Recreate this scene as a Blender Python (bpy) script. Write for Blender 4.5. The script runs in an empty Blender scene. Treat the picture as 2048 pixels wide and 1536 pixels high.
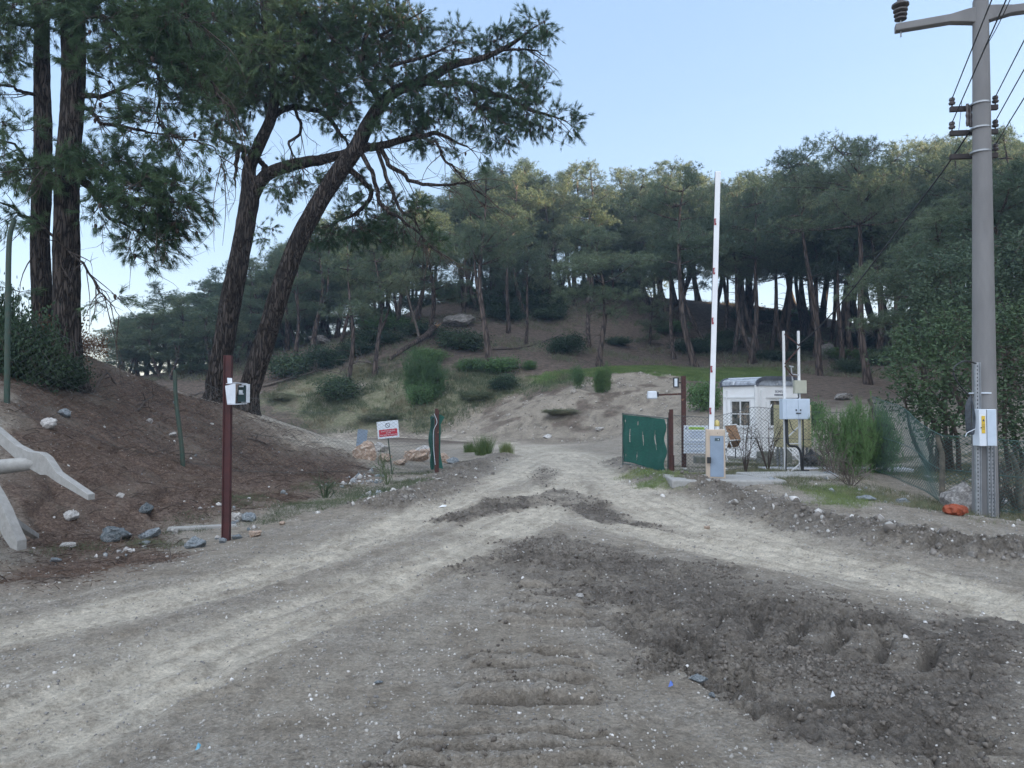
import bpy, bmesh, math, random
import numpy as np
from mathutils import Vector, Matrix

R = math.radians
rng = np.random.default_rng(7)
random.seed(7)
scene = bpy.context.scene
col = scene.collection

# ------------------------------------------------------------------ camera
F = 1479.0                       # focal length in photo pixels (2048 wide)
CZ = 1.6
PITCH = math.atan(42 / F)
cd = bpy.data.cameras.new('camera')
cam = bpy.data.objects.new('camera', cd)
col.objects.link(cam)
cam.location = (0, 0, CZ)
cam.rotation_euler = (math.pi / 2 + PITCH, 0, 0)
cd.sensor_width = 36
cd.lens = 36 * F / 2048
cd.clip_start = 0.05
cd.clip_end = 3000
scene.camera = cam

# ------------------------------------------------------------------ light
SUN_EL, SUN_AZ = 13.0, 92.0      # azimuth from the view direction, to the right
world = bpy.data.worlds.new('World')
scene.world = world
world.use_nodes = True
wn = world.node_tree
bg = wn.nodes['Background']
sky = wn.nodes.new('ShaderNodeTexSky')
sky.sky_type = 'NISHITA'
sky.sun_disc = False
sky.sun_elevation = R(SUN_EL)
sky.sun_rotation = R(SUN_AZ)
sky.altitude = 60
sky.air_density = 1.0
sky.dust_density = 0.6
sky.ozone_density = 2.2
gam = wn.nodes.new('ShaderNodeGamma')
gam.inputs[1].default_value = 0.38
wn.links.new(sky.outputs[0], gam.inputs[0])
hsv = wn.nodes.new('ShaderNodeHueSaturation')
hsv.inputs['Saturation'].default_value = 1.65
tint = wn.nodes.new('ShaderNodeMix'); tint.data_type = 'RGBA'; tint.blend_type = 'MULTIPLY'; tint.inputs[0].default_value = 1.0
tint.inputs[7].default_value = (1.03, 0.992, 1.02, 1)
wn.links.new(gam.outputs[0], tint.inputs[6])
wn.links.new(tint.outputs[2], hsv.inputs['Color'])
wn.links.new(hsv.outputs[0], bg.inputs[0])
# added fill light: sky brightened overhead and behind the viewer, out of view
wtc = wn.nodes.new('ShaderNodeTexCoord')
dot = wn.nodes.new('ShaderNodeVectorMath'); dot.operation = 'DOT_PRODUCT'
dot.inputs[1].default_value = (-0.15, -0.72, 0.68)
wn.links.new(wtc.outputs['Generated'], dot.inputs[0])
cn = wn.nodes.new('ShaderNodeTexNoise'); cn.inputs['Scale'].default_value = 2.2; cn.inputs['Detail'].default_value = 6
wn.links.new(wtc.outputs['Generated'], cn.inputs['Vector'])
ad = wn.nodes.new('ShaderNodeMath'); ad.operation = 'MULTIPLY_ADD'; ad.inputs[1].default_value = 0.25
wn.links.new(cn.outputs[0], ad.inputs[0]); wn.links.new(dot.outputs['Value'], ad.inputs[2])
mr = wn.nodes.new('ShaderNodeMapRange'); mr.interpolation_type = 'SMOOTHSTEP'
mr.inputs['From Min'].default_value = 0.22; mr.inputs['From Max'].default_value = 0.85
mr.inputs['To Min'].default_value = 0.0; mr.inputs['To Max'].default_value = 1.0
wn.links.new(ad.outputs[0], mr.inputs['Value'])
cm = wn.nodes.new('ShaderNodeMix'); cm.data_type = 'RGBA'
wn.links.new(mr.outputs[0], cm.inputs[0]); wn.links.new(hsv.outputs[0], cm.inputs[6]); cm.inputs[7].default_value = (2.55, 2.80, 3.20, 1)
wn.links.new(cm.outputs[2], bg.inputs[0])
bg.inputs[1].default_value = 0.15
sl = bpy.data.lights.new('sun', 'SUN')
sl.energy = 5.0
sl.angle = R(0.5)
sl.color = (1.0, 0.76, 0.48)
sun = bpy.data.objects.new('sun', sl)
col.objects.link(sun)
sdir = Vector((math.sin(R(SUN_AZ)) * math.cos(R(SUN_EL)), math.cos(R(SUN_AZ)) * math.cos(R(SUN_EL)), math.sin(R(SUN_EL))))
sun.rotation_euler = sdir.to_track_quat('Z', 'Y').to_euler()
vs = scene.view_settings
vs.view_transform = 'Standard'
vs.look = 'None'
vs.exposure = 2.25
vs.gamma = 1
vs.use_curve_mapping = False
scene.cycles.max_bounces = 6
scene.cycles.diffuse_bounces = 3
scene.cycles.transparent_max_bounces = 8
scene.cycles.volume_bounces = 0


def at(u, v, Y):
    """point at forward distance Y seen at photo pixel (u, v)"""
    a = (768 - v) / F
    fw = math.cos(PITCH) - a * math.sin(PITCH)
    up = math.sin(PITCH) + a * math.cos(PITCH)
    return Vector(((u - 1024) / F / fw * Y, Y, CZ + up / fw * Y))


def link(o, parent=None):
    col.objects.link(o)
    if parent is not None:
        o.parent = parent
    return o


def tag(o, label=None, cat=None, group=None, kind=None):
    if label: o['label'] = label
    if cat: o['category'] = cat
    if group: o['group'] = group
    if kind: o['kind'] = kind
    return o


def empty(name, loc, label, cat, group=None, rz=0):
    o = bpy.data.objects.new(name, None)
    o.empty_display_size = 0.2
    o.location = loc
    o.rotation_euler = (0, 0, rz)
    col.objects.link(o)
    return tag(o, label, cat, group)


# ------------------------------------------------------------------ materials
MATS = {}


def newmat(name):
    m = bpy.data.materials.new(name)
    m.use_nodes = True
    return m, m.node_tree, m.node_tree.nodes['Principled BSDF']


def ramp(nt, fac, stops):
    r = nt.nodes.new('ShaderNodeValToRGB')
    nt.links.new(fac, r.inputs[0])
    e = r.color_ramp.elements
    while len(e) < len(stops): e.new(0.5)
    for k, (p, c) in enumerate(stops):
        e[k].position = p
        e[k].color = (c[0], c[1], c[2], 1) if not isinstance(c, float) else (c, c, c, 1)
    return r.outputs[0]


def noise_node(nt, scale, detail=5, rough=0.6, vec=None, dist=0.0):
    n = nt.nodes.new('ShaderNodeTexNoise')
    n.inputs['Scale'].default_value = scale
    n.inputs['Detail'].default_value = detail
    n.inputs['Roughness'].default_value = rough
    n.inputs['Distortion'].default_value = dist
    if vec is not None: nt.links.new(vec, n.inputs['Vector'])
    return n.outputs[0]


def coords(nt, kind='Object', scale=(1, 1, 1)):
    t = nt.nodes.new('ShaderNodeTexCoord')
    mp = nt.nodes.new('ShaderNodeMapping')
    mp.inputs['Scale'].default_value = scale
    nt.links.new(t.outputs[kind], mp.inputs[0])
    return mp.outputs[0]


def bump(nt, bs, h, strength=0.5, dist=0.02, chain=None):
    b = nt.nodes.new('ShaderNodeBump')
    b.inputs['Strength'].default_value = strength
    b.inputs['Distance'].default_value = dist
    nt.links.new(h, b.inputs['Height'])
    if chain is not None: nt.links.new(chain, b.inputs['Normal'])
    nt.links.new(b.outputs[0], bs.inputs['Normal'])
    return b.outputs[0]


def mat(name, c0, c1=None, scale=8.0, rough=0.7, metal=0.0, bmp=0.0, bdist=0.01, vscale=(1, 1, 1), lo=0.35, hi=0.65, spec=None, detail=5, c2=None):
    """mottled two (three) colour surface with bump"""
    if name in MATS: return MATS[name]
    m, nt, bs = newmat(name)
    c1 = c1 or tuple(x * 0.75 for x in c0)
    v = coords(nt, 'Object', vscale)
    n = noise_node(nt, scale, detail, 0.62, v)
    stops = [(lo, c0), (hi, c1)]
    if c2: stops.append((min(hi + 0.08, 1), c2))
    nt.links.new(ramp(nt, n, stops), bs.inputs['Base Color'])
    bs.inputs['Roughness'].default_value = rough
    bs.inputs['Metallic'].default_value = metal
    if spec is not None: bs.inputs['Specular IOR Level'].default_value = spec
    if bmp:
        n2 = noise_node(nt, scale * 3, 6, 0.65, v)
        bump(nt, bs, n2, bmp, bdist)
    MATS[name] = m
    return m


def leaf_mat(name, c0, c1, c2, tr=0.25):
    m, nt, bs = newmat(name)
    v = coords(nt, 'Object')
    n = noise_node(nt, 0.9, 4, 0.7, v)
    oi = nt.nodes.new('ShaderNodeObjectInfo')
    add = nt.nodes.new('ShaderNodeMath'); add.operation = 'MULTIPLY_ADD'
    nt.links.new(oi.outputs['Random'], add.inputs[0]); add.inputs[1].default_value = 0.34
    nt.links.new(n, add.inputs[2])
    c = ramp(nt, add.outputs[0], [(0.42, c0), (0.64, c1), (0.9, c2)])
    nt.links.new(c, bs.inputs['Base Color'])
    bs.inputs['Roughness'].default_value = 0.65
    bs.inputs['Specular IOR Level'].default_value = 0.25
    t = nt.nodes.new('ShaderNodeBsdfTranslucent')
    nt.links.new(c, t.inputs[0])
    mx = nt.nodes.new('ShaderNodeMixShader')
    mx.inputs[0].default_value = tr
    out = nt.nodes['Material Output']
    nt.links.new(bs.outputs[0], mx.inputs[1]); nt.links.new(t.outputs[0], mx.inputs[2])
    nt.links.new(mx.outputs[0], out.inputs[0])
    MATS[name] = m
    return m


def bark_mat(name, c_dark, c_mid, c_light, s=1.0):
    m, nt, bs = newmat(name)
    v = coords(nt, 'Object', (1, 1, 0.15))
    vo = nt.nodes.new('ShaderNodeTexVoronoi')
    vo.feature = 'DISTANCE_TO_EDGE'
    vo.inputs['Scale'].default_value = 13 * s
    nn = nt.nodes.new('ShaderNodeTexNoise'); nn.inputs['Scale'].default_value = 6 * s; nn.inputs['Detail'].default_value = 5
    nt.links.new(v, nn.inputs['Vector'])
    mixv = nt.nodes.new('ShaderNodeMix'); mixv.data_type = 'VECTOR'; mixv.inputs[0].default_value = 0.24
    nt.links.new(v, mixv.inputs[4]); nt.links.new(nn.outputs['Color'], mixv.inputs[5])
    nt.links.new(mixv.outputs[1], vo.inputs['Vector'])
    n = noise_node(nt, 3.0 * s, 6, 0.7, v)
    n3 = noise_node(nt, 40 * s, 4, 0.7, v)
    base = ramp(nt, n, [(0.3, c_mid), (0.7, c_light)])
    crack = ramp(nt, vo.outputs[0], [(0.0, 0.0), (0.2, 1.0)])
    mx = nt.nodes.new('ShaderNodeMix'); mx.data_type = 'RGBA'
    nt.links.new(crack, mx.inputs[0]); mx.inputs[6].default_value = (*c_dark, 1); nt.links.new(base, mx.inputs[7])
    nt.links.new(mx.outputs[2], bs.inputs['Base Color'])
    bs.inputs['Roughness'].default_value = 0.95
    bs.inputs['Specular IOR Level'].default_value = 0.1
    b1 = bump(nt, bs, crack, 0.9, 0.05)
    bump(nt, bs, n3, 0.5, 0.012, b1)
    MATS[name] = m
    return m


BARK = bark_mat('pine_bark', (0.020, 0.017, 0.015), (0.058, 0.049, 0.044), (0.115, 0.097, 0.088), 1.3)
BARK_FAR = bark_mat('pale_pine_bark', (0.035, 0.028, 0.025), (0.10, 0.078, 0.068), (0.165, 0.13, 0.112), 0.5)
DEADWOOD = mat('dead_wood', (0.16, 0.135, 0.115), (0.07, 0.055, 0.045), 14, 0.9, vscale=(1, 1, 0.4), bmp=0.4)
BRANCH = mat('branch_bark', (0.045, 0.034, 0.028), (0.09, 0.068, 0.055), 6, 0.9, bmp=0.3)
NEEDLE = leaf_mat('pine_needles', (0.045, 0.085, 0.045), (0.075, 0.125, 0.060), (0.12, 0.17, 0.08), 0.25)
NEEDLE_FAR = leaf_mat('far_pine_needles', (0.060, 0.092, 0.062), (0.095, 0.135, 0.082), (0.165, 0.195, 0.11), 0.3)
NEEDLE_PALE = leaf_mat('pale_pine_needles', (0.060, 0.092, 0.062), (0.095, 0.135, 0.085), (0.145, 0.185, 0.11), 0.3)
LEAF = leaf_mat('dark_leaves', (0.020, 0.042, 0.022), (0.036, 0.066, 0.034), (0.065, 0.10, 0.05), 0.15)
LEAF_MID = leaf_mat('shrub_leaves', (0.068, 0.121, 0.047), (0.095, 0.176, 0.068), (0.149, 0.243, 0.095), 0.25)
LEAF_BRIGHT = leaf_mat('bright_shrub_leaves', (0.055, 0.105, 0.045), (0.08, 0.145, 0.055), (0.12, 0.19, 0.07), 0.3)
LEAF_DRY = leaf_mat('dry_leaves', (0.108, 0.054, 0.030), (0.180, 0.090, 0.048), (0.240, 0.132, 0.072), 0.3)
GRASSM = leaf_mat('grass_blades', (0.096, 0.144, 0.054), (0.144, 0.204, 0.072), (0.240, 0.264, 0.120), 0.3)
DRYGRASS = leaf_mat('dry_grass_blades', (0.168, 0.144, 0.090), (0.240, 0.210, 0.132), (0.336, 0.300, 0.204), 0.3)
SCRUBG = leaf_mat('scrub_blades', (0.084, 0.108, 0.060), (0.132, 0.156, 0.090), (0.228, 0.216, 0.144), 0.25)


# ------------------------------------------------------------------ mesh helpers
def mesh_np(name, V, Fs, m, parent=None, smooth=False, mat2=None, mi=None, loc=None):
    """V (n,3); Fs (k,3) or (k,4) array, or list of such arrays"""
    if not isinstance(Fs, list): Fs = [Fs]
    Fs = [np.asarray(f) for f in Fs if len(f)]
    me = bpy.data.meshes.new(name)
    V = np.asarray(V, dtype=np.float32)
    me.vertices.add(len(V)); me.vertices.foreach_set('co', V.ravel())
    loops = np.concatenate([f.ravel() for f in Fs]).astype(np.int32)
    tot = np.concatenate([np.full(len(f), f.shape[1]) for f in Fs]).astype(np.int32)
    st = np.concatenate([[0], np.cumsum(tot)[:-1]]).astype(np.int32)
    me.loops.add(len(loops)); me.loops.foreach_set('vertex_index', loops)
    me.polygons.add(len(tot)); me.polygons.foreach_set('loop_start', st)
    me.polygons.foreach_set('loop_total', tot)
    if smooth: me.polygons.foreach_set('use_smooth', np.ones(len(tot), dtype=bool))
    me.materials.append(m)
    if mat2 is not None:
        me.materials.append(mat2)
        me.polygons.foreach_set('material_index', np.asarray(mi, dtype=np.int32))
    me.update(calc_edges=True)
    o = bpy.data.objects.new(name, me)
    link(o, parent)
    if loc is not None: o.location = loc
    return o


class MB:
    def __init__(s): s.V = []; s.F = []; s.n = 0
    def add(s, V, Fc):
        V = [tuple(v) for v in V]
        s.V += V; s.F += [tuple(i + s.n for i in f) for f in Fc]; s.n += len(V)
        return s
    def box(s, c, size, rz=0.0, M=None, taper=1.0):
        hx, hy, hz = size[0] / 2, size[1] / 2, size[2] / 2
        P = []
        for dz in (-1, 1):
            t = taper if dz > 0 else 1.0
            for dx, dy in ((-1, -1), (1, -1), (1, 1), (-1, 1)):
                P.append(Vector((dx * hx * t, dy * hy * t, dz * hz)))
        if M is None: M = Matrix.Translation(Vector(c)) @ Matrix.Rotation(rz, 4, 'Z')
        else: M = M @ Matrix.Translation(Vector(c))
        return s.add([M @ p for p in P], [(3, 2, 1, 0), (4, 5, 6, 7), (0, 1, 5, 4), (1, 2, 6, 5), (2, 3, 7, 6), (3, 0, 4, 7)])
    def bar(s, a, b, w, h=None, up=(0, 0, 1)):
        """rectangular bar from a to b"""
        a, b = Vector(a), Vector(b); h = h or w
        d = (b - a).normalized(); up = Vector(up)
        if abs(d.dot(up)) > 0.98: up = Vector((0, 1, 0))
        x = d.cross(up).normalized(); y = x.cross(d).normalized()
        P = []
        for p in (a, b):
            for i, j in ((-1, -1), (1, -1), (1, 1), (-1, 1)): P.append(p + x * (i * w / 2) + y * (j * h / 2))
        return s.add(P, [(3, 2, 1, 0), (4, 5, 6, 7), (0, 1, 5, 4), (1, 2, 6, 5), (2, 3, 7, 6), (3, 0, 4, 7)])
    def tube(s, pts, rad, sides=8, cap=True):
        V, Fq, caps = tube_np(pts, rad, sides)
        s.add(V.tolist(), [tuple(f) for f in Fq.tolist()])
        if cap:
            n = len(pts); b = s.n - n * sides
            s.F.append(tuple(b + i for i in reversed(range(sides))))
            s.F.append(tuple(b + (n - 1) * sides + i for i in range(sides)))
        return s
    def lathe(s, c, prof, sides=16, axis=None):
        """prof = [(r, z)...] around vertical axis at c"""
        V = []; Fc = []
        for r, z in prof:
            for i in range(sides):
                a = 2 * math.pi * i / sides
                V.append((c[0] + r * math.cos(a), c[1] + r * math.sin(a), c[2] + z))
        for k in range(len(prof) - 1):
            for i in range(sides):
                j = (i + 1) % sides
                Fc.append((k * sides + i, k * sides + j, (k + 1) * sides + j, (k + 1) * sides + i))
        Fc.append(tuple(reversed(range(sides)))); Fc.append(tuple((len(prof) - 1) * sides + i for i in range(sides)))
        return s.add(V, Fc)
    def build(s, name, m, parent=None, bevel=0.0, smooth=False, inv=None):
        me = bpy.data.meshes.new(name)
        V = s.V
        if inv is not None: V = [tuple(inv @ Vector(v)) for v in V]
        me.from_pydata(V, [], s.F)
        me.materials.append(m)
        if smooth:
            for p in me.polygons: p.use_smooth = len(p.vertices) == 4
        me.update()
        o = link(bpy.data.objects.new(name, me), parent)
        if bevel:
            b = o.modifiers.new('bevel', 'BEVEL'); b.width = bevel; b.segments = 2; b.limit_method = 'ANGLE'
        return o


def tube_np(pts, rad, sides=6):
    P = np.asarray([tuple(p) for p in pts], dtype=float)
    n = len(P)
    rad = np.broadcast_to(np.asarray(rad, dtype=float), (n,))
    T = np.gradient(P, axis=0); T /= np.linalg.norm(T, axis=1)[:, None] + 1e-9
    ref = np.array([0.31, 0.92, 0.23]) if abs(T[:, 2]).mean() > 0.6 else np.array([0, 0, 1.0])
    A = np.cross(T, ref); A /= np.linalg.norm(A, axis=1)[:, None] + 1e-9
    B = np.cross(T, A)
    ang = np.arange(sides) * 2 * np.pi / sides
    V = P[:, None, :] + rad[:, None, None] * (np.cos(ang)[None, :, None] * A[:, None, :] + np.sin(ang)[None, :, None] * B[:, None, :])
    i = np.arange(sides); j = (i + 1) % sides
    Fq = np.concatenate([np.stack([k * sides + i, k * sides + j, (k + 1) * sides + j, (k + 1) * sides + i], 1) for k in range(n - 1)])
    return V.reshape(-1, 3), Fq, None


def join_np(parts):
    V = []; Q = []; n = 0
    for v, f in parts:
        V.append(v); Q.append(f + n); n += len(v)
    return np.concatenate(V), np.concatenate(Q)


_tb = rng.random(4096)
_pm = rng.permutation(4096)


def both(V1, F1, V2, F2):
    return np.concatenate([V1, V2]), [F1, F2 + len(V1)], np.concatenate([np.zeros(len(F1)), np.ones(len(F2))])


def vnoise(x, y, seed=0):
    xi = np.floor(x).astype(np.int64); yi = np.floor(y).astype(np.int64)
    fx = x - xi; fy = y - yi
    fx = fx * fx * (3 - 2 * fx); fy = fy * fy * (3 - 2 * fy)
    def h(a, b): return _tb[_pm[(_pm[(a + seed * 131) & 4095] + b) & 4095]]
    return (h(xi, yi) * (1 - fx) + h(xi + 1, yi) * fx) * (1 - fy) + (h(xi, yi + 1) * (1 - fx) + h(xi + 1, yi + 1) * fx) * fy


def fbm(x, y, o=4, seed=0, g=0.5):
    s = 0; a = 1; t = 0
    for k in range(o):
        s = s + a * vnoise(x * 2 ** k + 17.3 * k, y * 2 ** k - 9.1 * k, seed + k); t += a; a *= g
    return s / t - 0.5


def sstep(a, b, x):
    t = np.clip((x - a) / (b - a), 0, 1)
    return t * t * (3 - 2 * t)
# ------------------------------------------------------------------ terrain
CP = []
for u, v, Y in [
    (1100, 900, 26), (1000, 890, 30), (800, 875, 36), (640, 868, 42), (900, 922, 22), (700, 900, 27),
    (900, 855, 42), (1000, 868, 37), (1200, 870, 34), (1300, 862, 31), (1100, 805, 39), (1230, 800, 38), (1280, 742, 44),
    (1100, 762, 45), (1000, 800, 44), (900, 780, 46), (800, 815, 45), (700, 790, 48), (600, 770, 50), (500, 785, 50),
    (1200, 738, 48), (1400, 744, 48), (1500, 747, 50), (1400, 728, 55), (1400, 835, 31), (1385, 775, 37), (1330, 760, 42),
    (1500, 895, 27), (1600, 880, 28), (1620, 790, 37), (1700, 810, 33), (1600, 750, 46), (1700, 770, 44),
    (1000, 715, 52), (1100, 702, 54), (1300, 702, 60), (1050, 640, 65), (1200, 610, 72), (1500, 612, 80), (1350, 604, 78),
    (1650, 640, 80), (1800, 700, 75), (1950, 720, 70), (1500, 690, 66), (1700, 715, 60), (1850, 750, 50), (2000, 760, 45),
    (900, 690, 55), (800, 700, 53), (900, 600, 75), (1050, 585, 80), (750, 650, 70), (600, 690, 65), (480, 720, 60),
    (350, 745, 58), (200, 760, 60),
    (740, 942, 17.5), (650, 962, 15.5), (560, 985, 14), (400, 1012, 11.8), (200, 1042, 10.4), (0, 1090, 8.7),
    (560, 850, 19.5), (640, 890, 19), (400, 800, 19.5), (300, 768, 19), (200, 722, 17.8), (100, 740, 15.5), (500, 900, 16.5),
    (300, 880, 14.5), (400, 930, 14), (150, 850, 13), (50, 800, 12.5), (50, 900, 10.8), (150, 945, 11), (480, 815, 20.5),
    (1230, 930, 19.7), (1500, 1010, 11.8), (1700, 1080, 8.76), (2048, 1145, 7.1), (1440, 963, 13.5), (1600, 985, 12),
    (1800, 1012, 10.5), (1500, 940, 17), (1350, 950, 17), (1680, 945, 15)]:
    p = at(u, v, Y); CP.append((p.x, p.y, p.z))
CP += [(x, y, 0) for x in (-3, 0, 3) for y in (-6, 1, 4, 8, 12, 16)]
CP += [(5.5, 5, 0), (6.5, 2, 0), (-5, 4, 0), (-4, 7, 0), (0, 20, 0), (1.5, 22, 0), (-1, 24, 0),
       (7.2, 11.6, -.12), (9.2, 11.2, -.1), (12, 12, .1), (14, 20, .5), (20, 30, 2.5), (10, 18, .1), (16, 7, .3), (8.5, 14, 0),
       (35, 30, 9), (55, 50, 17), (60, 20, 25), (30, 10, 4.5), (45, 0, 12), (60, 0, 24), (75, 10, 30), (60, -20, 20), (45, 75, 9), (70, 65, 24), (60, 58, 20), (80, 40, 26),  # right-hand hill, heightened beyond the frame so it blocks the low sun
       (-8, 26, .7), (-12, 26, 1.3), (-6, 26, .0), (-15, 20, 3.3), (-15, 12, 3.4), (-20, 8, 4), (-12, 5, 1.6), (-8, 3, .3),
       (-25, 25, 3.5), (-30, 35, 3.2), (-12, 35, .2), (-20, 36, 1.4), (-50, 30, 5), (-45, 50, 3),
       (0, -20, 0), (-15, -20, 0), (15, -15, 0), (0, -60, 0), (50, -60, 0), (-50, -60, 0), (-50, -10, 3), (50, -20, 3),
       (0, 112, 5), (30, 112, 5), (55, 105, 6), (-30, 95, -1), (-60, 90, -3), (0, 140, -4), (50, 140, -4), (-50, 130, -8)]
CP = np.array(CP)
TC = CP[:, :2] / 20.0


def _phi(r2): return 0.5 * r2 * np.log(r2 + 1e-12)


_n = len(CP)
_K = _phi(((TC[:, None] - TC[None]) ** 2).sum(-1)) + np.eye(_n) * 0.0008
_A = np.zeros((_n + 3, _n + 3)); _A[:_n, :_n] = _K
_A[:_n, _n] = 1; _A[:_n, _n + 1:] = TC; _A[_n, :_n] = 1; _A[_n + 1:, :_n] = TC.T
_W = np.linalg.solve(_A, np.concatenate([CP[:, 2], np.zeros(3)]))


def base_h(x, y):
    x = np.asarray(x, float); y = np.asarray(y, float)
    sh = x.shape; x = x.ravel(); y = y.ravel(); out = np.empty(len(x))
    for s in range(0, len(x), 60000):
        X = np.stack([x[s:s + 60000], y[s:s + 60000]], 1) / 20.0
        d = ((X[:, None, :] - TC[None]) ** 2).sum(-1)
        out[s:s + 60000] = _phi(d) @ _W[:_n] + _W[_n] + X @ _W[_n + 1:]
    r = np.hypot(x, y)
    k = sstep(115, 170, r)
    return (out * (1 - k) - 6 * k).reshape(sh)


def gpx(u, v, hf=None):
    """world ground point under photo pixel (u, v)"""
    Y = 1.5 * 1.0045 ** np.arange(1000)
    d = at(u, v, 1.0)
    X = d.x * Y; Z = CZ + (d.z - CZ) * Y
    h = (hf or base_h)(X, Y)
    k = np.nonzero(Z < h)[0]
    i = k[0] if len(k) else 999
    return (float(X[i]), float(Y[i]))


def pdist(x, y, poly, closed=False):
    P = np.array(poly); n = len(P); best = np.full(x.shape, 1e9); tt = np.zeros(x.shape)
    acc = 0
    for i in range(n if closed else n - 1):
        a = P[i]; b = P[(i + 1) % n]; d = b - a; L = math.hypot(*d)
        t = np.clip(((x - a[0]) * d[0] + (y - a[1]) * d[1]) / (L * L + 1e-12), 0, 1)
        q = np.hypot(x - a[0] - t * d[0], y - a[1] - t * d[1])
        k = q < best; best = np.where(k, q, best); tt = np.where(k, acc + t * L, tt); acc += L
    return best, tt


def inside(x, y, poly):
    P = np.array(poly); n = len(P); c = np.zeros(x.shape, bool)
    for i in range(n):
        x1, y1 = P[i]; x2, y2 = P[(i + 1) % n]
        if y1 == y2: continue
        k = ((y1 > y) != (y2 > y)) & (x < (x2 - x1) * (y - y1) / (y2 - y1) + x1)
        c ^= k
    return c


def pmask(x, y, poly, soft):
    """soft polygon mask: 1 inside, fading over soft metres outside"""
    d, _ = pdist(x, y, poly, True)
    s = np.where(inside(x, y, poly), d, -d)
    return sstep(-soft, soft, s)


G = lambda *uv: [gpx(u, v) for u, v in uv]
TRK = [  # light dusty wheel tracks: polyline, half width
    (G((1125, 905), (1060, 935), (960, 985), (820, 1040), (640, 1110), (430, 1170), (200, 1225), (0, 1268)), 0.34, 0.0),
    (G((1150, 940), (1095, 985), (1040, 1035), (900, 1110), (700, 1190), (430, 1290), (200, 1390), (0, 1490)), 0.36, 0.0),
    (G((1140, 905), (1210, 950), (1270, 990), (1400, 1045), (1600, 1100), (1850, 1160), (2048, 1215)), 0.50, 0.0),
    (G((1130, 960), (1150, 1000), (1230, 1040), (1400, 1080), (1600, 1120), (2048, 1225)), 0.30, 0.0),
    (G((1150, 940), (1080, 900), (1000, 885), (860, 873), (700, 868), (600, 866)), 1.3, 0.0),
    (G((1180, 930), (1060, 905)), 1.0, 0.0)]
MUD = G((1000, 1085), (1130, 1070), (1290, 1100), (1480, 1140), (1660, 1185), (1800, 1215), (2047, 1262), (2047, 1535), (1800, 1500),
        (1680, 1465), (1500, 1400), (1400, 1345), (1270, 1300), (1180, 1230), (1080, 1180), (950, 1140))
MUD2 = G((1130, 975), (1200, 1000), (1380, 1075), (1300, 1060), (1160, 1035), (1090, 1010), (960, 1030), (900, 1055), (860, 1040), (960, 1000), (1060, 990))
MUD3 = G((1085, 930), (1120, 940), (1100, 968), (1080, 975), (1060, 950))
BERM = G((1240, 925), (1330, 962), (1480, 1005), (1640, 1052), (1800, 1085), (1960, 1110), (2047, 1120))
BERML = G((1000, 915), (940, 935), (900, 962), (850, 985), (780, 1010))
LIT = G((0, 1180), (200, 1160), (360, 1110), (330, 1060), (560, 1010), (760, 950), (700, 905), (560, 850), (400, 800), (200, 725), (0, 700), (0, 900))
SAND = [G((870, 870), (930, 812), (1010, 800), (1100, 790), (1210, 752), (1290, 740), (1340, 752), (1380, 790), (1380, 850), (1300, 872), (1150, 885), (1000, 880)),
        G((620, 790), (660, 760), (740, 772), (700, 810), (640, 820)),
        G((1620, 880), (1640, 850), (1720, 860), (1700, 900)),
        G((1390, 835), (1400, 790), (1440, 780), (1440, 850))]
GRN = [G((1060, 755), (1160, 738), (1290, 732), (1440, 736), (1560, 738), (1560, 768), (1400, 760), (1290, 742), (1180, 752), (1100, 770)),
       G((1290, 950), (1350, 950), (1370, 972), (1300, 968)),
       G((1600, 985), (1700, 975), (1760, 990), (1690, 1010))]
GSCR = [G((520, 800), (640, 740), (780, 730), (960, 740), (1060, 760), (1180, 760), (1000, 795), (860, 860), (640, 862))]
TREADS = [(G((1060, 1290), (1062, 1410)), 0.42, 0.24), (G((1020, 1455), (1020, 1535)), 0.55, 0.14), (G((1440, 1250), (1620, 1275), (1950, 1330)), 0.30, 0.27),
          (G((1130, 1120), (1080, 1250)), 0.35, 0.26)]


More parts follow.
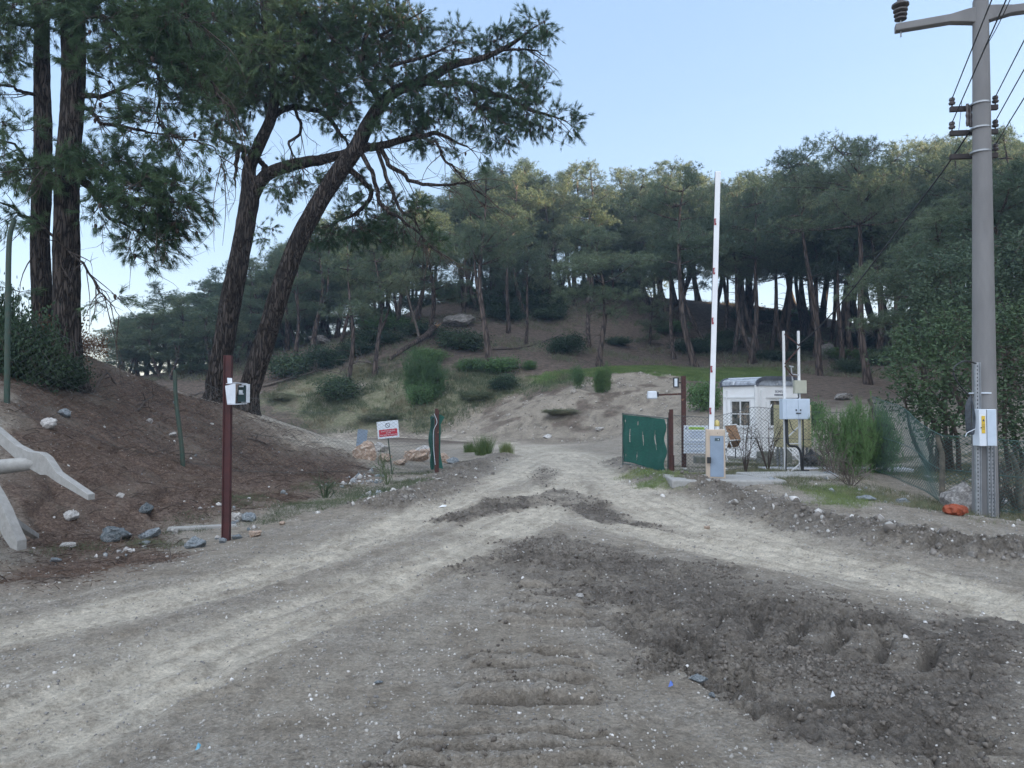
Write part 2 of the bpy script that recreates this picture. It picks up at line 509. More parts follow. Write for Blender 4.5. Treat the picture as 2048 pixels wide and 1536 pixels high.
def masks(x, y, hi=True):
    j = fbm(x * 1.3, y * 1.3, 4, 3)
    j2 = fbm(x * 5, y * 5, 3, 21) if hi else 0
    M = {}
    dust = np.zeros(x.shape)
    for poly, w, _ in TRK:
        d, t = pdist(x, y, poly)
        dd = d + j * 0.5 + j2 * 0.2
        ww = 1.25 * w * (1 + 0.35 * np.sin(t * 0.7 + w * 9))
        dust = np.maximum(dust, sstep(ww * 1.6, ww * 0.35, dd) * (0.75 + 0.5 * fbm(x * 2, y * 2, 3, 9) * 2))
    str_ = 0
    for poly, w, _ in TRK[:4]:
        d, t = pdist(x, y, poly)
        str_ = np.maximum(str_, sstep(1.5, .2, d) * np.clip(.15 + 2.6 * fbm(t * .35, d * 8 + 3, 3, 77), 0, 1))
    M['dust'] = np.clip(dust * (.75 + .9 * fbm(x * 7, y * 7, 3, 79)) + .55 * str_, 0, 1)
    xs = x + j * 0.9; ys = y + j * 0.7
    mud = pmask(xs + j2 * .5, ys + j2 * .5, MUD, 0.22)
    mud = np.maximum(mud, pmask(x + j * .5, y + j, MUD2, 0.15))
    mud = np.maximum(mud, 0.7 * pmask(x + j * .3, y + j, MUD3, 0.2))
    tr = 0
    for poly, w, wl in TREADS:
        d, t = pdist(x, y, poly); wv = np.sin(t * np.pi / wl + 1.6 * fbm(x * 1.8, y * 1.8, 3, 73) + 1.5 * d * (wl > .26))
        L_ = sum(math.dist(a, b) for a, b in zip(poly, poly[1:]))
        tr = np.maximum(tr, (t > .005) * (t < L_ - .005) * sstep(w * 1.1, w * .8, d + j * .5) * (.30 + 1.5 * np.exp(-(wv / .45) ** 2)))  # shade painted into the tread pattern, strongest in the grooves
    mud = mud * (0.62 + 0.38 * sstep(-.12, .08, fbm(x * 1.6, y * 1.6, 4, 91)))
    M['mud'] = np.clip(np.maximum(mud, .55 * tr), 0, 1); M['tr'] = np.clip(tr, 0, 1)  # real mud plus the painted groove shade in one mask
    db, tb = pdist(x, y, BERM); M['db'] = db
    dl, tl = pdist(x, y, BERML)
    M['berm'] = np.clip(sstep(0.75, 0.2, db + j * 0.6) + 0.9 * sstep(0.9, 0.2, dl + j * 0.8), 0, 1)
    M['dl'] = dl
    M['lit'] = np.clip(pmask(x + j * 1.2, y + j * 1.2, LIT, 0.5), 0, 1)
    lit2 = sstep(-7, -13, x) * sstep(0, 10, y); M['lit'] = np.maximum(M['lit'], lit2 * sstep(34, 24, y))
    far = sstep(30, 36, y + j * 3)
    s = 0
    for p in SAND: s = np.maximum(s, pmask(x + j * 2.5, y + j * 2.5, p, 0.7))
    M['sand'] = s * (1 - 0.85 * sstep(0.05, 0.2, fbm(x * .8, y * .8, 4, 33)) * far)
    g = 0
    for p in GRN: g = np.maximum(g, pmask(x + j * 1.8, y + j * 1.8, p, 0.5))
    M['grn'] = g
    g = 0
    for p in GSCR: g = np.maximum(g, pmask(x + j * 3, y + j * 3, p, 1.5))
    M['scr'] = g
    M['far'] = far
    return M


def ground_h(x, y, hi=True):
    x = np.asarray(x, float); y = np.asarray(y, float)
    b = base_h(x, y)
    M = masks(x, y, hi)
    r = np.hypot(x, y)
    h = b + 0.05 * fbm(x * .5, y * .5, 4, 1) * sstep(1, 5, r) + 0.35 * fbm(x * .22, y * .22, 4, 5) * sstep(34, 42, y)
    slope = np.clip(M['lit'], 0, 1)
    h = h + slope * (0.34 * fbm(x * 1.1, y * 1.1, 5, 11) - 0.10 * np.exp(-(fbm(x * .9 + y * .3, y * .9 - x * .5, 3, 12) / .04) ** 2))
    h = h + M['sand'] * M['far'] * (0.16 * fbm(x * 1.1 + y * .4, y * .35, 4, 15) + .10 * fbm(x * 2.6 + y * 1.2, y * .5, 3, 16))
    h = h - 0.035 * M['dust'] * (1 - M['far'])
    # berms
    h = h + 0.20 * np.exp(-(M['db'] / 0.42) ** 2) * (0.75 + 1.2 * fbm(x * 1.5, y * 1.5, 3, 41)) * sstep(0, 2, y)
    h = h + 0.15 * np.exp(-(M['dl'] / 0.55) ** 2) * (0.8 + 1.5 * fbm(x * 1.7, y * 1.7, 3, 43))
    if hi:
        ft = sstep(48, 25, r)
        near = sstep(26, 12, r)
        # churned mud: billowy clods
        bl = np.abs(fbm(x * 5.5, y * 5.5, 2, 51)) * 2; bl2 = np.abs(fbm(x * 13, y * 13, 3, 55)) * 2
        lump = sstep(-0.10, 0.16, fbm(x * 0.9, y * 0.9, 3, 57)) * 0.8 + 0.4
        cl = np.maximum(M['mud'] * (1 - .75 * M['tr']), 0.9 * M['berm'])
        h = h + cl * lump * ft * (0.050 * (0.42 - bl * 2.2) + 0.035 * (0.42 - bl2 * 2.2) - 0.055 * np.exp(-(fbm(x * 4.5, y * 6.5, 3, 53) / .045) ** 2) - 0.030 * np.exp(-(fbm(x * 11, y * 15, 2, 54) / .06) ** 2) + 0.012 + 0.022 * fbm(x * 24, y * 24, 2, 59)) 
        # fine gravel everywhere
        h = h + near * (0.020 * fbm(x * 9, y * 9, 4, 61) + 0.010 * fbm(x * 34, y * 34, 2, 63)) * (1 - 0.6 * M['dust'])
        h = h + near * 0.02 * fbm(x * 3, y * 3, 3, 65)
        # long drag streaks along the wheel tracks
        for poly, w, _ in TRK[:4]:
            d, t = pdist(x, y, poly)
            h = h + near * 0.022 * sstep(1.1, .2, d) * np.sin(d * 26 + fbm(x * 2, y * 2, 2, 67) * 9) * (0.5 + fbm(t * .8, d * 3, 2, 69))
        for poly, w, wl in TREADS:
            d, t = pdist(x, y, poly)
            k = sstep(w * 1.05, w * 0.8, d + 0.12 * fbm(x * 4, y * 4, 2, 71))
            k = k * (t > .005) * (t < sum(math.dist(a, b) for a, b in zip(poly, poly[1:])) - .005)
            wv = np.sin(t * np.pi / wl + 1.6 * fbm(x * 1.8, y * 1.8, 3, 73) + 1.5 * d * (wl > .26))
            h = h + k * (0.050 * sstep(.1, .8, np.abs(wv)) - .065 * np.exp(-(wv / .42) ** 2)) * (0.9 + fbm(x * 6, y * 6, 2, 75))
    return h


def Zg(x, y): return float(ground_h(np.array([x]), np.array([y]))[0])
def gp(u, v):
    x, y = gpx(u, v); return Vector((x, y, Zg(x, y)))
def xyz(u, Y):
    """ground point at photo column u and forward distance Y"""
    x = (u - 1024) / F * Y
    return Vector((x, Y, Zg(x, Y)))


th = np.concatenate([np.arange(-180, -46, 4.0), np.arange(-46, 46, 0.085), np.arange(46, 180, 4.0)])
rr = np.concatenate([np.linspace(0.1, 2.2, 14)[:-1], 2.2 * (30 / 2.2) ** (np.arange(1150) / 1150.0), 30 * (155 / 30) ** (np.arange(320) / 319.0), 155 * (1500 / 155) ** (np.arange(1, 14) / 13.0)])
TH, RR = np.meshgrid(np.radians(th), rr)
GXv = RR * np.sin(TH); GYv = RR * np.cos(TH)
GZv = ground_h(GXv, GYv)
nr, nt_ = TH.shape
V = np.stack([GXv.ravel(), GYv.ravel(), GZv.ravel()], 1)
V = np.concatenate([V, [[0, 0, GZv[0].mean()]]])
ii, jj = np.meshgrid(np.arange(nr - 1), np.arange(nt_), indexing='ij')
j2 = (jj + 1) % nt_
Q = np.stack([ii * nt_ + jj, ii * nt_ + j2, (ii + 1) * nt_ + j2, (ii + 1) * nt_ + jj], -1).reshape(-1, 4)[:, ::-1]
c = nr * nt_
T3 = np.stack([np.full(nt_, c), (np.arange(nt_) + 1) % nt_, np.arange(nt_)], 1)

# ground material
gm, nt, bs = newmat('ground_soil')
v = coords(nt, 'Object')
def attr(n):
    a = nt.nodes.new('ShaderNodeAttribute'); a.attribute_name = n
    s = nt.nodes.new('ShaderNodeSeparateColor'); nt.links.new(a.outputs['Color'], s.inputs[0]); return s.outputs
A1 = attr('soil_a'); A2 = attr('soil_b')
n_fine = noise_node(nt, 38, 6, 0.75, v)
n_mid = noise_node(nt, 3.2, 7, 0.68, v)
n_big = noise_node(nt, 0.35, 4, 0.6, v)
vg = nt.nodes.new('ShaderNodeTexVoronoi'); vg.inputs['Scale'].default_value = 75; nt.links.new(v, vg.inputs['Vector'])
grain = nt.nodes.new('ShaderNodeSeparateColor'); nt.links.new(vg.outputs['Color'], grain.inputs[0])
def mixc(fac, a, b):
    m_ = nt.nodes.new('ShaderNodeMix'); m_.data_type = 'RGBA'
    for s_, val in ((0, fac), (6, a), (7, b)):
        if isinstance(val, (tuple, list)): m_.inputs[s_].default_value = (*val, 1)
        elif isinstance(val, float): m_.inputs[s_].default_value = val
        else: nt.links.new(val, m_.inputs[s_])
    return m_.outputs[2]
gravel = ramp(nt, grain.outputs[0], [(0.0, (0.23, 0.205, 0.175)), (0.55, (0.31, 0.28, 0.24)), (0.9, (0.37, 0.35, 0.315)), (0.99, (0.46, 0.44, 0.41))])
soil = ramp(nt, noise_node(nt, 2.2, 8, 0.72, v), [(0.30, (0.20, 0.170, 0.135)), (0.5, (0.305, 0.268, 0.218)), (0.72, (0.40, 0.358, 0.298))])
gsel = ramp(nt, noise_node(nt, 1.1, 5, 0.6, v), [(0.42, 0.08), (0.62, 0.55)])
base = mixc(gsel, soil, gravel)
dustc = ramp(nt, noise_node(nt, 2.6, 8, 0.7, v), [(0.28, (0.45, 0.40, 0.325)), (0.7, (0.67, 0.61, 0.505))])
mud_groove_shade_c = ramp(nt, noise_node(nt, 7.5, 7, 0.72, v), [(0.3, (0.105, 0.092, 0.080)), (0.55, (0.170, 0.152, 0.132)), (0.75, (0.265, 0.240, 0.212))])
litc = ramp(nt, noise_node(nt, 14, 7, 0.8, coords(nt, 'Object', (1, 1, 2.5)), 1.5), [(0.33, (0.05, 0.035, 0.028)), (0.5, (0.14, 0.10, 0.08)), (0.68, (0.27, 0.21, 0.17))])
litp = ramp(nt, noise_node(nt, 0.9, 5, 0.65, v), [(0.5, 0.0), (0.66, 0.65)])
litc = mixc(litp, litc, (0.203, 0.174, 0.145))
sandc = ramp(nt, noise_node(nt, 1.2, 8, 0.7, coords(nt, 'Object', (1, .5, 1)), 1.0), [(0.3, (0.15, 0.13, 0.105)), (0.5, (0.27, 0.235, 0.19)), (0.75, (0.37, 0.325, 0.265))])
grnc = ramp(nt, n_mid, [(0.3, (0.07, 0.13, 0.035)), (0.6, (0.11, 0.22, 0.05)), (0.8, (0.16, 0.27, 0.07))])
scrc = ramp(nt, n_mid, [(0.3, (0.109, 0.123, 0.065)), (0.5, (0.174, 0.174, 0.109)), (0.7, (0.275, 0.239, 0.181))])
hillc = ramp(nt, n_mid, [(0.3, (0.055, 0.046, 0.037)), (0.55, (0.135, 0.105, 0.085)), (0.8, (0.22, 0.175, 0.145))])
c = mixc(A1[0], base, dustc)
c = mixc(A2[2], c, hillc)
c = mixc(A2[0], c, scrc)
c = mixc(A1[2], c, litc)
c = mixc(A1[1], c, mud_groove_shade_c)
sandm = nt.nodes.new('ShaderNodeMath'); sandm.operation = 'MULTIPLY'; sandm.inputs[1].default_value = 1.0
aa = nt.nodes.new('ShaderNodeAttribute'); aa.attribute_name = 'soil_c'; sc_ = nt.nodes.new('ShaderNodeSeparateColor'); nt.links.new(aa.outputs['Color'], sc_.inputs[0])
c = mixc(sc_.outputs[0], c, sandc)
c = mixc(A2[1], c, grnc)
n_clump = noise_node(nt, 9, 6, 0.75, v)
fl0 = ramp(nt, n_clump, [(0.32, (0.62, 0.60, 0.58)), (0.5, (1, 1, 1)), (0.7, (1.22, 1.21, 1.2))])
fl1 = ramp(nt, n_fine, [(0.30, (0.55, 0.55, 0.55)), (0.5, (1, 1, 1)), (0.68, (1.35, 1.35, 1.35))])
fmul = nt.nodes.new('ShaderNodeMix'); fmul.data_type = 'RGBA'; fmul.blend_type = 'MULTIPLY'; fmul.inputs[0].default_value = 1.0
nt.links.new(fl0, fmul.inputs[6]); nt.links.new(fl1, fmul.inputs[7]); fleck = fmul.outputs[2]
mm = nt.nodes.new('ShaderNodeMix'); mm.data_type = 'RGBA'; mm.blend_type = 'MULTIPLY'; mm.inputs[0].default_value = 0.8
nt.links.new(c, mm.inputs[6]); nt.links.new(fleck, mm.inputs[7])
nt.links.new(mm.outputs[2], bs.inputs['Base Color'])
bs.inputs['Roughness'].default_value = 0.95
bs.inputs['Specular IOR Level'].default_value = 0.15
b1 = bump(nt, bs, n_fine, 1.0, 0.03)
b1 = bump(nt, bs, n_clump, 0.8, 0.05, b1)
b2 = bump(nt, bs, n_mid, 0.6, 0.05, b1)
bump(nt, bs, grain.outputs[0], 0.35, 0.008, b2)

go = mesh_np('ground', V, [Q, T3], gm, smooth=True)
tag(go, kind='structure')
gM = masks(GXv, GYv)
def colattr(name, a, b, c):
    at_ = go.data.attributes.new(name, 'FLOAT_COLOR', 'POINT')
    arr = np.ones((nr * nt_ + 1, 4), np.float32); n = nr * nt_
    for k, z in enumerate((a, b, c)):
        if z is not None: arr[:n, k] = np.clip(np.broadcast_to(z, GXv.shape).ravel(), 0, 1)
        else: arr[:n, k] = 0
    at_.data.foreach_set('color', arr.ravel())
litm = gM['lit'] * (1 - gM['dust'])
hill = gM['far'] * (1 - gM['dust'])
colattr('soil_a', gM['dust'], np.maximum(gM['mud'], gM['berm'] * .75) * (1 - 0 * gM['dust']), litm)  # mud channel also carries the shade painted in the tread grooves
colattr('soil_b', gM['scr'], gM['grn'] * (0.75 + fbm(GXv * 2, GYv * 2, 3, 81)), hill)
colattr('soil_c', gM['sand'], None, None)
del V, Q, TH, RR
# ------------------------------------------------------------------ foliage builders
def unit(a): return a / (np.linalg.norm(a, axis=-1, keepdims=True) + 1e-9)


def tufts(P, D, k, L, w, spread=0.8, droop=0.15, r=None):
    """k thin needle triangles at every point P pointing around direction D"""
    r = r or rng
    n = len(P)
    d = D[:, None, :] + r.normal(0, spread, (n, k, 3)); d[..., 2] -= droop
    d = unit(d)
    base = P[:, None, :] + r.normal(0, L * 0.12, (n, k, 3))
    side = unit(np.cross(d, r.normal(0, 1, (n, k, 3))))
    ll = L * r.uniform(0.6, 1.25, (n, k, 1))
    V = np.stack([base + side * w, base - side * w, base + d * ll], 2).reshape(-1, 3)
    return V, np.arange(len(V)).reshape(-1, 3)


def leaves(P, k, spread, L, w, r=None):
    """k little kite leaves scattered about every point P"""
    r = r or rng
    n = len(P)
    c = P[:, None, :] + r.normal(0, spread, (n, k, 3))
    d = r.normal(0, 1, (n, k, 3)); d[..., 2] = d[..., 2] * 0.6 + 0.25
    d = unit(d)
    s = unit(np.cross(d, r.normal(0, 1, (n, k, 3))))
    ll = L * r.uniform(0.6, 1.3, (n, k, 1))
    V = np.stack([c, c + d * ll * .5 + s * w, c + d * ll, c + d * ll * .5 - s * w], 2).reshape(-1, 3)
    return V, np.arange(len(V)).reshape(-1, 4)


def curve(pts, n):
    """smooth resample of a polyline (Catmull-Rom)"""
    P = np.array([tuple(p) for p in pts], float)
    if len(P) == 2: return P[0] + (P[1] - P[0]) * np.linspace(0, 1, n)[:, None]
    E = np.concatenate([[2 * P[0] - P[1]], P, [2 * P[-1] - P[-2]]])
    t = np.linspace(0, len(P) - 1 - 1e-6, n); i = t.astype(int); f = (t - i)[:, None]
    a, b, c_, d = E[i], E[i + 1], E[i + 2], E[i + 3]
    return 0.5 * (2 * b + (c_ - a) * f + (2 * a - 5 * b + 4 * c_ - d) * f ** 2 + (3 * b - a - 3 * c_ + d) * f ** 3)


def grow(skel, clusters, r, r0=0.012, sag=0.12, sides=4, thick=0.011, wob=0.08):
    """connect every cluster centre to the nearest point of the skeleton with a bent branch"""
    S = [tuple(p) for p in skel]
    S = np.array(S); parts = []; dirs = []
    C_ = np.array(clusters)
    d0 = np.array([np.min(np.linalg.norm(S - c, axis=1)) for c in C_])
    buf = np.zeros((len(S) + len(C_) * 5, 3)); buf[:len(S)] = S; m = len(S)
    use = np.zeros(len(buf)); use[:m] = 0
    for i in np.argsort(d0):
        c = C_[i]
        dd = np.linalg.norm(buf[:m] - c, axis=1) + use[:m]
        k = int(np.argmin(dd)); p = buf[k]
        L = np.linalg.norm(c - p)
        mid = (p + c) / 2 + r.normal(0, wob * L, 3); mid[2] += (r.uniform(-sag, sag * .6)) * L
        t = np.linspace(0, 1, 6)[:, None]
        cv = (1 - t) ** 2 * p + 2 * t * (1 - t) * mid + t ** 2 * c
        rad = np.linspace(r0 * 0.5 + thick * L, r0 * 0.45, 6)
        v, f, _ = tube_np(cv, rad, sides); parts.append((v, f))
        buf[m:m + 5] = cv[1:]; use[m:m + 5] = 0.12; m += 5
        e = c - cv[3]; dirs.append((i, e / (np.linalg.norm(e) + 1e-6)))
    D = np.zeros_like(C_)
    for i, e in dirs: D[i] = e
    return parts, D


def blob_points(blobs, dens, r, lo=0.35):
    """cluster centres inside ellipsoids (cx,cy,cz,rx,ry,rz[,density])"""
    out = []
    for b in blobs:
        n = max(2, int(dens * (b[6] if len(b) > 6 else 1) * (b[3] * b[4] * b[5]) ** (2 / 3)))
        q = unit(r.normal(0, 1, (n, 3))) * (r.uniform(lo, 1, (n, 1)) ** 0.7)
        out.append(np.array(b[:3]) + q * np.array(b[3:6]))
    return np.concatenate(out)


# ------------------------------------------------------------------ hero pines
OFF = 0.0
def pxblob(u, v, Y, ru, rv, rd=None, dens=1.0):
    Y = Y + OFF
    p = at(u, v, Y); s = Y / F
    return (p.x, p.y, p.z, ru * s, (rd if rd else max(ru, rv) * s * 0.9), rv * s, dens)


def hero(name, label, trunk, limbs, blobs, dens, seed, needle=NEEDLE, cone=True, tw=(5, 8), nl=0.135, group=None, kneedle=9, droop=0.12):
    """trunk / limbs: lists of (u, v, Y, radius_px); blobs: pxblob tuples"""
    r = np.random.default_rng(seed)
    def conv(l):
        P = [at(u, v, Y + OFF) for u, v, Y, _ in l]; rad = [q * (Y + OFF) / F for _, _, Y, q in l]; rad[-1] *= .45
        n = max(8, len(l) * 6)
        cv = curve(P, n); rd = np.interp(np.linspace(0, 1, n), np.linspace(0, 1, len(l)), rad)
        return cv, rd
    cv, rd = conv(trunk)
    # reach into the ground with a root flare
    z0 = Zg(cv[0][0], cv[0][1])
    root_p = Vector((cv[0][0], cv[0][1], z0))
    root = empty(name, root_p, label, 'pine tree', group)
    off = np.array(root_p)
    cv = np.concatenate([[[cv[0][0], cv[0][1], z0 - 0.4], [cv[0][0], cv[0][1], z0 + 0.02]], cv[1:]])
    rd = np.concatenate([[rd[0] * 1.7, rd[0] * 1.3], rd[1:]])
    nfine = 90
    tt = np.linspace(0, 1, len(cv)); tf = np.linspace(0, 1, nfine)
    cvf = np.stack([np.interp(tf, tt, cv[:, k]) for k in range(3)], 1); rdf = np.interp(tf, tt, rd)
    v, f, _ = tube_np(cvf, rdf, 22)
    # furrowed, uneven bark outline
    ctr = np.repeat(cvf, 22, axis=0); ang = np.tile(np.arange(22), nfine); lv = np.repeat(np.arange(nfine), 22)
    fac = 1 + 0.20 * fbm(ang * 0.9, lv * 0.16, 3, seed) + 0.12 * fbm(ang * 2.1, lv * 0.6, 2, seed + 3)
    v = ctr + (v - ctr) * fac[:, None]
    mesh_np('trunk', v - off, f, BARK, root, smooth=True)
    skel = [cv[len(cv) // 3:]]; BARE = []
    for l in limbs:
        lc, lr = conv(l)
        lc = lc + fbm(np.arange(len(lc)) * .35, np.full(len(lc), l[0][0] * .1), 2, seed)[:, None] * np.array([0.12, .12, .16]) * (np.linspace(0, 1, len(lc))[:, None] > 0.15)
        v, f, _ = tube_np(lc, lr, 9)
        mesh_np('branch', v - off, f, BARK, root, smooth=True)
        skel.append(lc)
        # bare side twigs, drooping and forked
        ln = float(np.linalg.norm(np.diff(lc, axis=0), axis=1).sum()); tw_ = []
        for _ in range(int(ln * 5)):
            k = int(r.integers(len(lc) // 5, len(lc))); p0 = lc[k]; dr = unit((lc[min(k + 1, len(lc) - 1)] - lc[k - 1]) * 2.5 + r.normal(0, .8, 3) * (np.linalg.norm(lc[k] - lc[k - 1]) * 3) - [0, 0, .1])
            L_ = r.uniform(.35, 1.3); e = p0 + dr * L_; e[2] -= .22 * L_ * L_
            q = curve([p0, (p0 + e) / 2 + r.normal(0, .07 * L_, 3), e], 8); tw_.append(tube_np(q, np.linspace(.014, .004, 8), 4)[:2])
            for _ in range(int(r.integers(1, 5))):
                m_ = int(r.integers(2, 8)); e2 = q[m_] + unit(dr + r.normal(0, .7, 3) - [0, 0, .15]) * L_ * r.uniform(.25, .6)
                tw_.append(tube_np(curve([q[m_], (q[m_] + e2) / 2 + r.normal(0, .03, 3), e2], 5), np.linspace(.006, .0025, 5), 3)[:2])
        BARE.append(tw_)
    skel = np.concatenate(skel)
    C_ = blob_points(blobs, dens, r)
    parts, D = grow(skel, C_, r, r0=0.014, sides=4, thick=0.010)
    for tw_ in BARE: parts += tw_
    # twigs around every cluster, tufts along the twigs
    TP = []; TD = []
    for i, c in enumerate(C_):
        for _ in range(int(r.integers(*tw))):
            d = unit(D[i] * 0.9 + r.normal(0, 0.6, 3)); L = r.uniform(0.18, 0.46)
            mid = c + d * L * .5 + r.normal(0, .02, 3)
            e = c + d * L; e[2] -= 0.25 * L * L + r.uniform(-.05, .06)
            t = np.linspace(0, 1, 4)[:, None]
            cv2 = (1 - t) ** 2 * c + 2 * t * (1 - t) * mid + t ** 2 * e
            v, f, _ = tube_np(cv2, np.linspace(.006, .003, 4), 3); parts.append((v, f))
            m = int(r.integers(4, 7)); s = r.uniform(0.35, 1, m)[:, None]; s[0] = 1
            TP.append((1 - s) ** 2 * c + 2 * s * (1 - s) * mid + s ** 2 * e)
            ed = unit(e - mid); TD.append(np.repeat(ed[None], m, 0))
    v, f = join_np(parts)
    twv, twf = v - off, f
    P = np.concatenate(TP); D2 = np.concatenate(TD)
    v, f = tufts(P, D2 * 1.3, kneedle, nl, 0.0055, 0.5, droop, r)
    f = np.concatenate([f, f[:, 2:3]], 1)[:, :3]
    vv, ff, mi = both(v - off, f, twv, twf)
    mesh_np('crown', vv, ff, needle, root, mat2=BRANCH, mi=mi)
    if cone:
        k = r.choice(len(C_), len(C_) // 5, replace=False); mb = []
        ang = np.arange(5) * 2 * np.pi / 5
        for c in C_[k] + r.normal(0, .12, (len(k), 3)):
            pr = [(0.004, .0), (.03, .02), (.034, .05), (.022, .09), (.004, .12)]
            vv = np.array([[q * np.cos(a), q * np.sin(a), -z] for q, z in pr for a in ang]) + c
            q = np.arange(5); q2 = (q + 1) % 5
            ff = np.concatenate([np.stack([i * 5 + q, i * 5 + q2, i * 5 + 5 + q2, i * 5 + 5 + q], 1) for i in range(4)])
            mb.append((vv, ff))
        v, f = join_np(mb)
        mesh_np('cones', v - off, f, mat('pine_cone', (0.03, 0.02, 0.015), (0.06, 0.04, 0.03), 20, 0.9), root)['kind'] = 'stuff'
    return root


B = pxblob
OFF = 2.1
# leaning pair in the middle distance ------------------------------------------------
hero('pine_tree', 'tall dark pine with upright forked trunk, behind the rusty post with the white box',
     [(432, 800, 19, 22), (442, 720, 19, 21.5), (462, 600, 19, 20), (488, 470, 19.1, 18.5), (500, 390, 19.2, 19), (498, 340, 19.2, 13), (518, 290, 19.2, 12), (545, 225, 19, 10), (548, 150, 19, 8), (530, 60, 19, 6), (520, -20, 19, 4)],
     [[(502, 400, 19.2, 14), (530, 352, 19.0, 13), (590, 330, 18.8, 12), (650, 318, 18.7, 10), (712, 300, 18.8, 8), (790, 285, 19.2, 6)],
      [(545, 232, 19, 7), (580, 215, 19.3, 6), (640, 225, 19.5, 5), (680, 265, 19.5, 4), (700, 292, 19.5, 3)],
      [(500, 340, 19.2, 6), (478, 300, 19, 5), (470, 330, 18.6, 4), (472, 375, 18.4, 2.5)],
      [(530, 350, 19, 6), (520, 320, 19.4, 5), (470, 290, 19.8, 4), (420, 270, 20, 3)],
      [(590, 215, 19.3, 3.5), (600, 265, 19, 3), (575, 290, 18.8, 2.5), (610, 330, 18.6, 1.5)],
      [(548, 160, 19, 5), (480, 110, 19.4, 4), (420, 60, 19.8, 3)],
      [(540, 130, 19, 5), (600, 70, 19, 4), (660, 10, 19, 3)]],
     [B(400, 40, 19.5, 80, 60), B(470, 90, 19.5, 90, 70), B(560, 50, 19, 90, 70), B(640, 130, 19, 70, 60), B(500, 185, 19, 70, 45), B(600, 180, 19.3, 60, 40),
      B(440, 190, 19.5, 60, 40), B(450, 255, 19, 55, 30, None, .8), B(400, 130, 19.5, 70, 50), B(640, 20, 19, 90, 60), B(480, 10, 20, 120, 50), B(660, 210, 19.2, 50, 35),
      B(560, 130, 18.2, 90, 60), B(540, 110, 20, 110, 70), B(480, 150, 20.5, 90, 60),
      B(620, 352, 18.8, 60, 20, .7, .9), B(560, 385, 18.9, 40, 16, .6, .8), B(690, 355, 19.2, 40, 18, .6, .7), B(530, 460, 19.2, 16, 28, .4, .6), B(470, 290, 18.8, 45, 22, .5, .7)],
     72, 3)
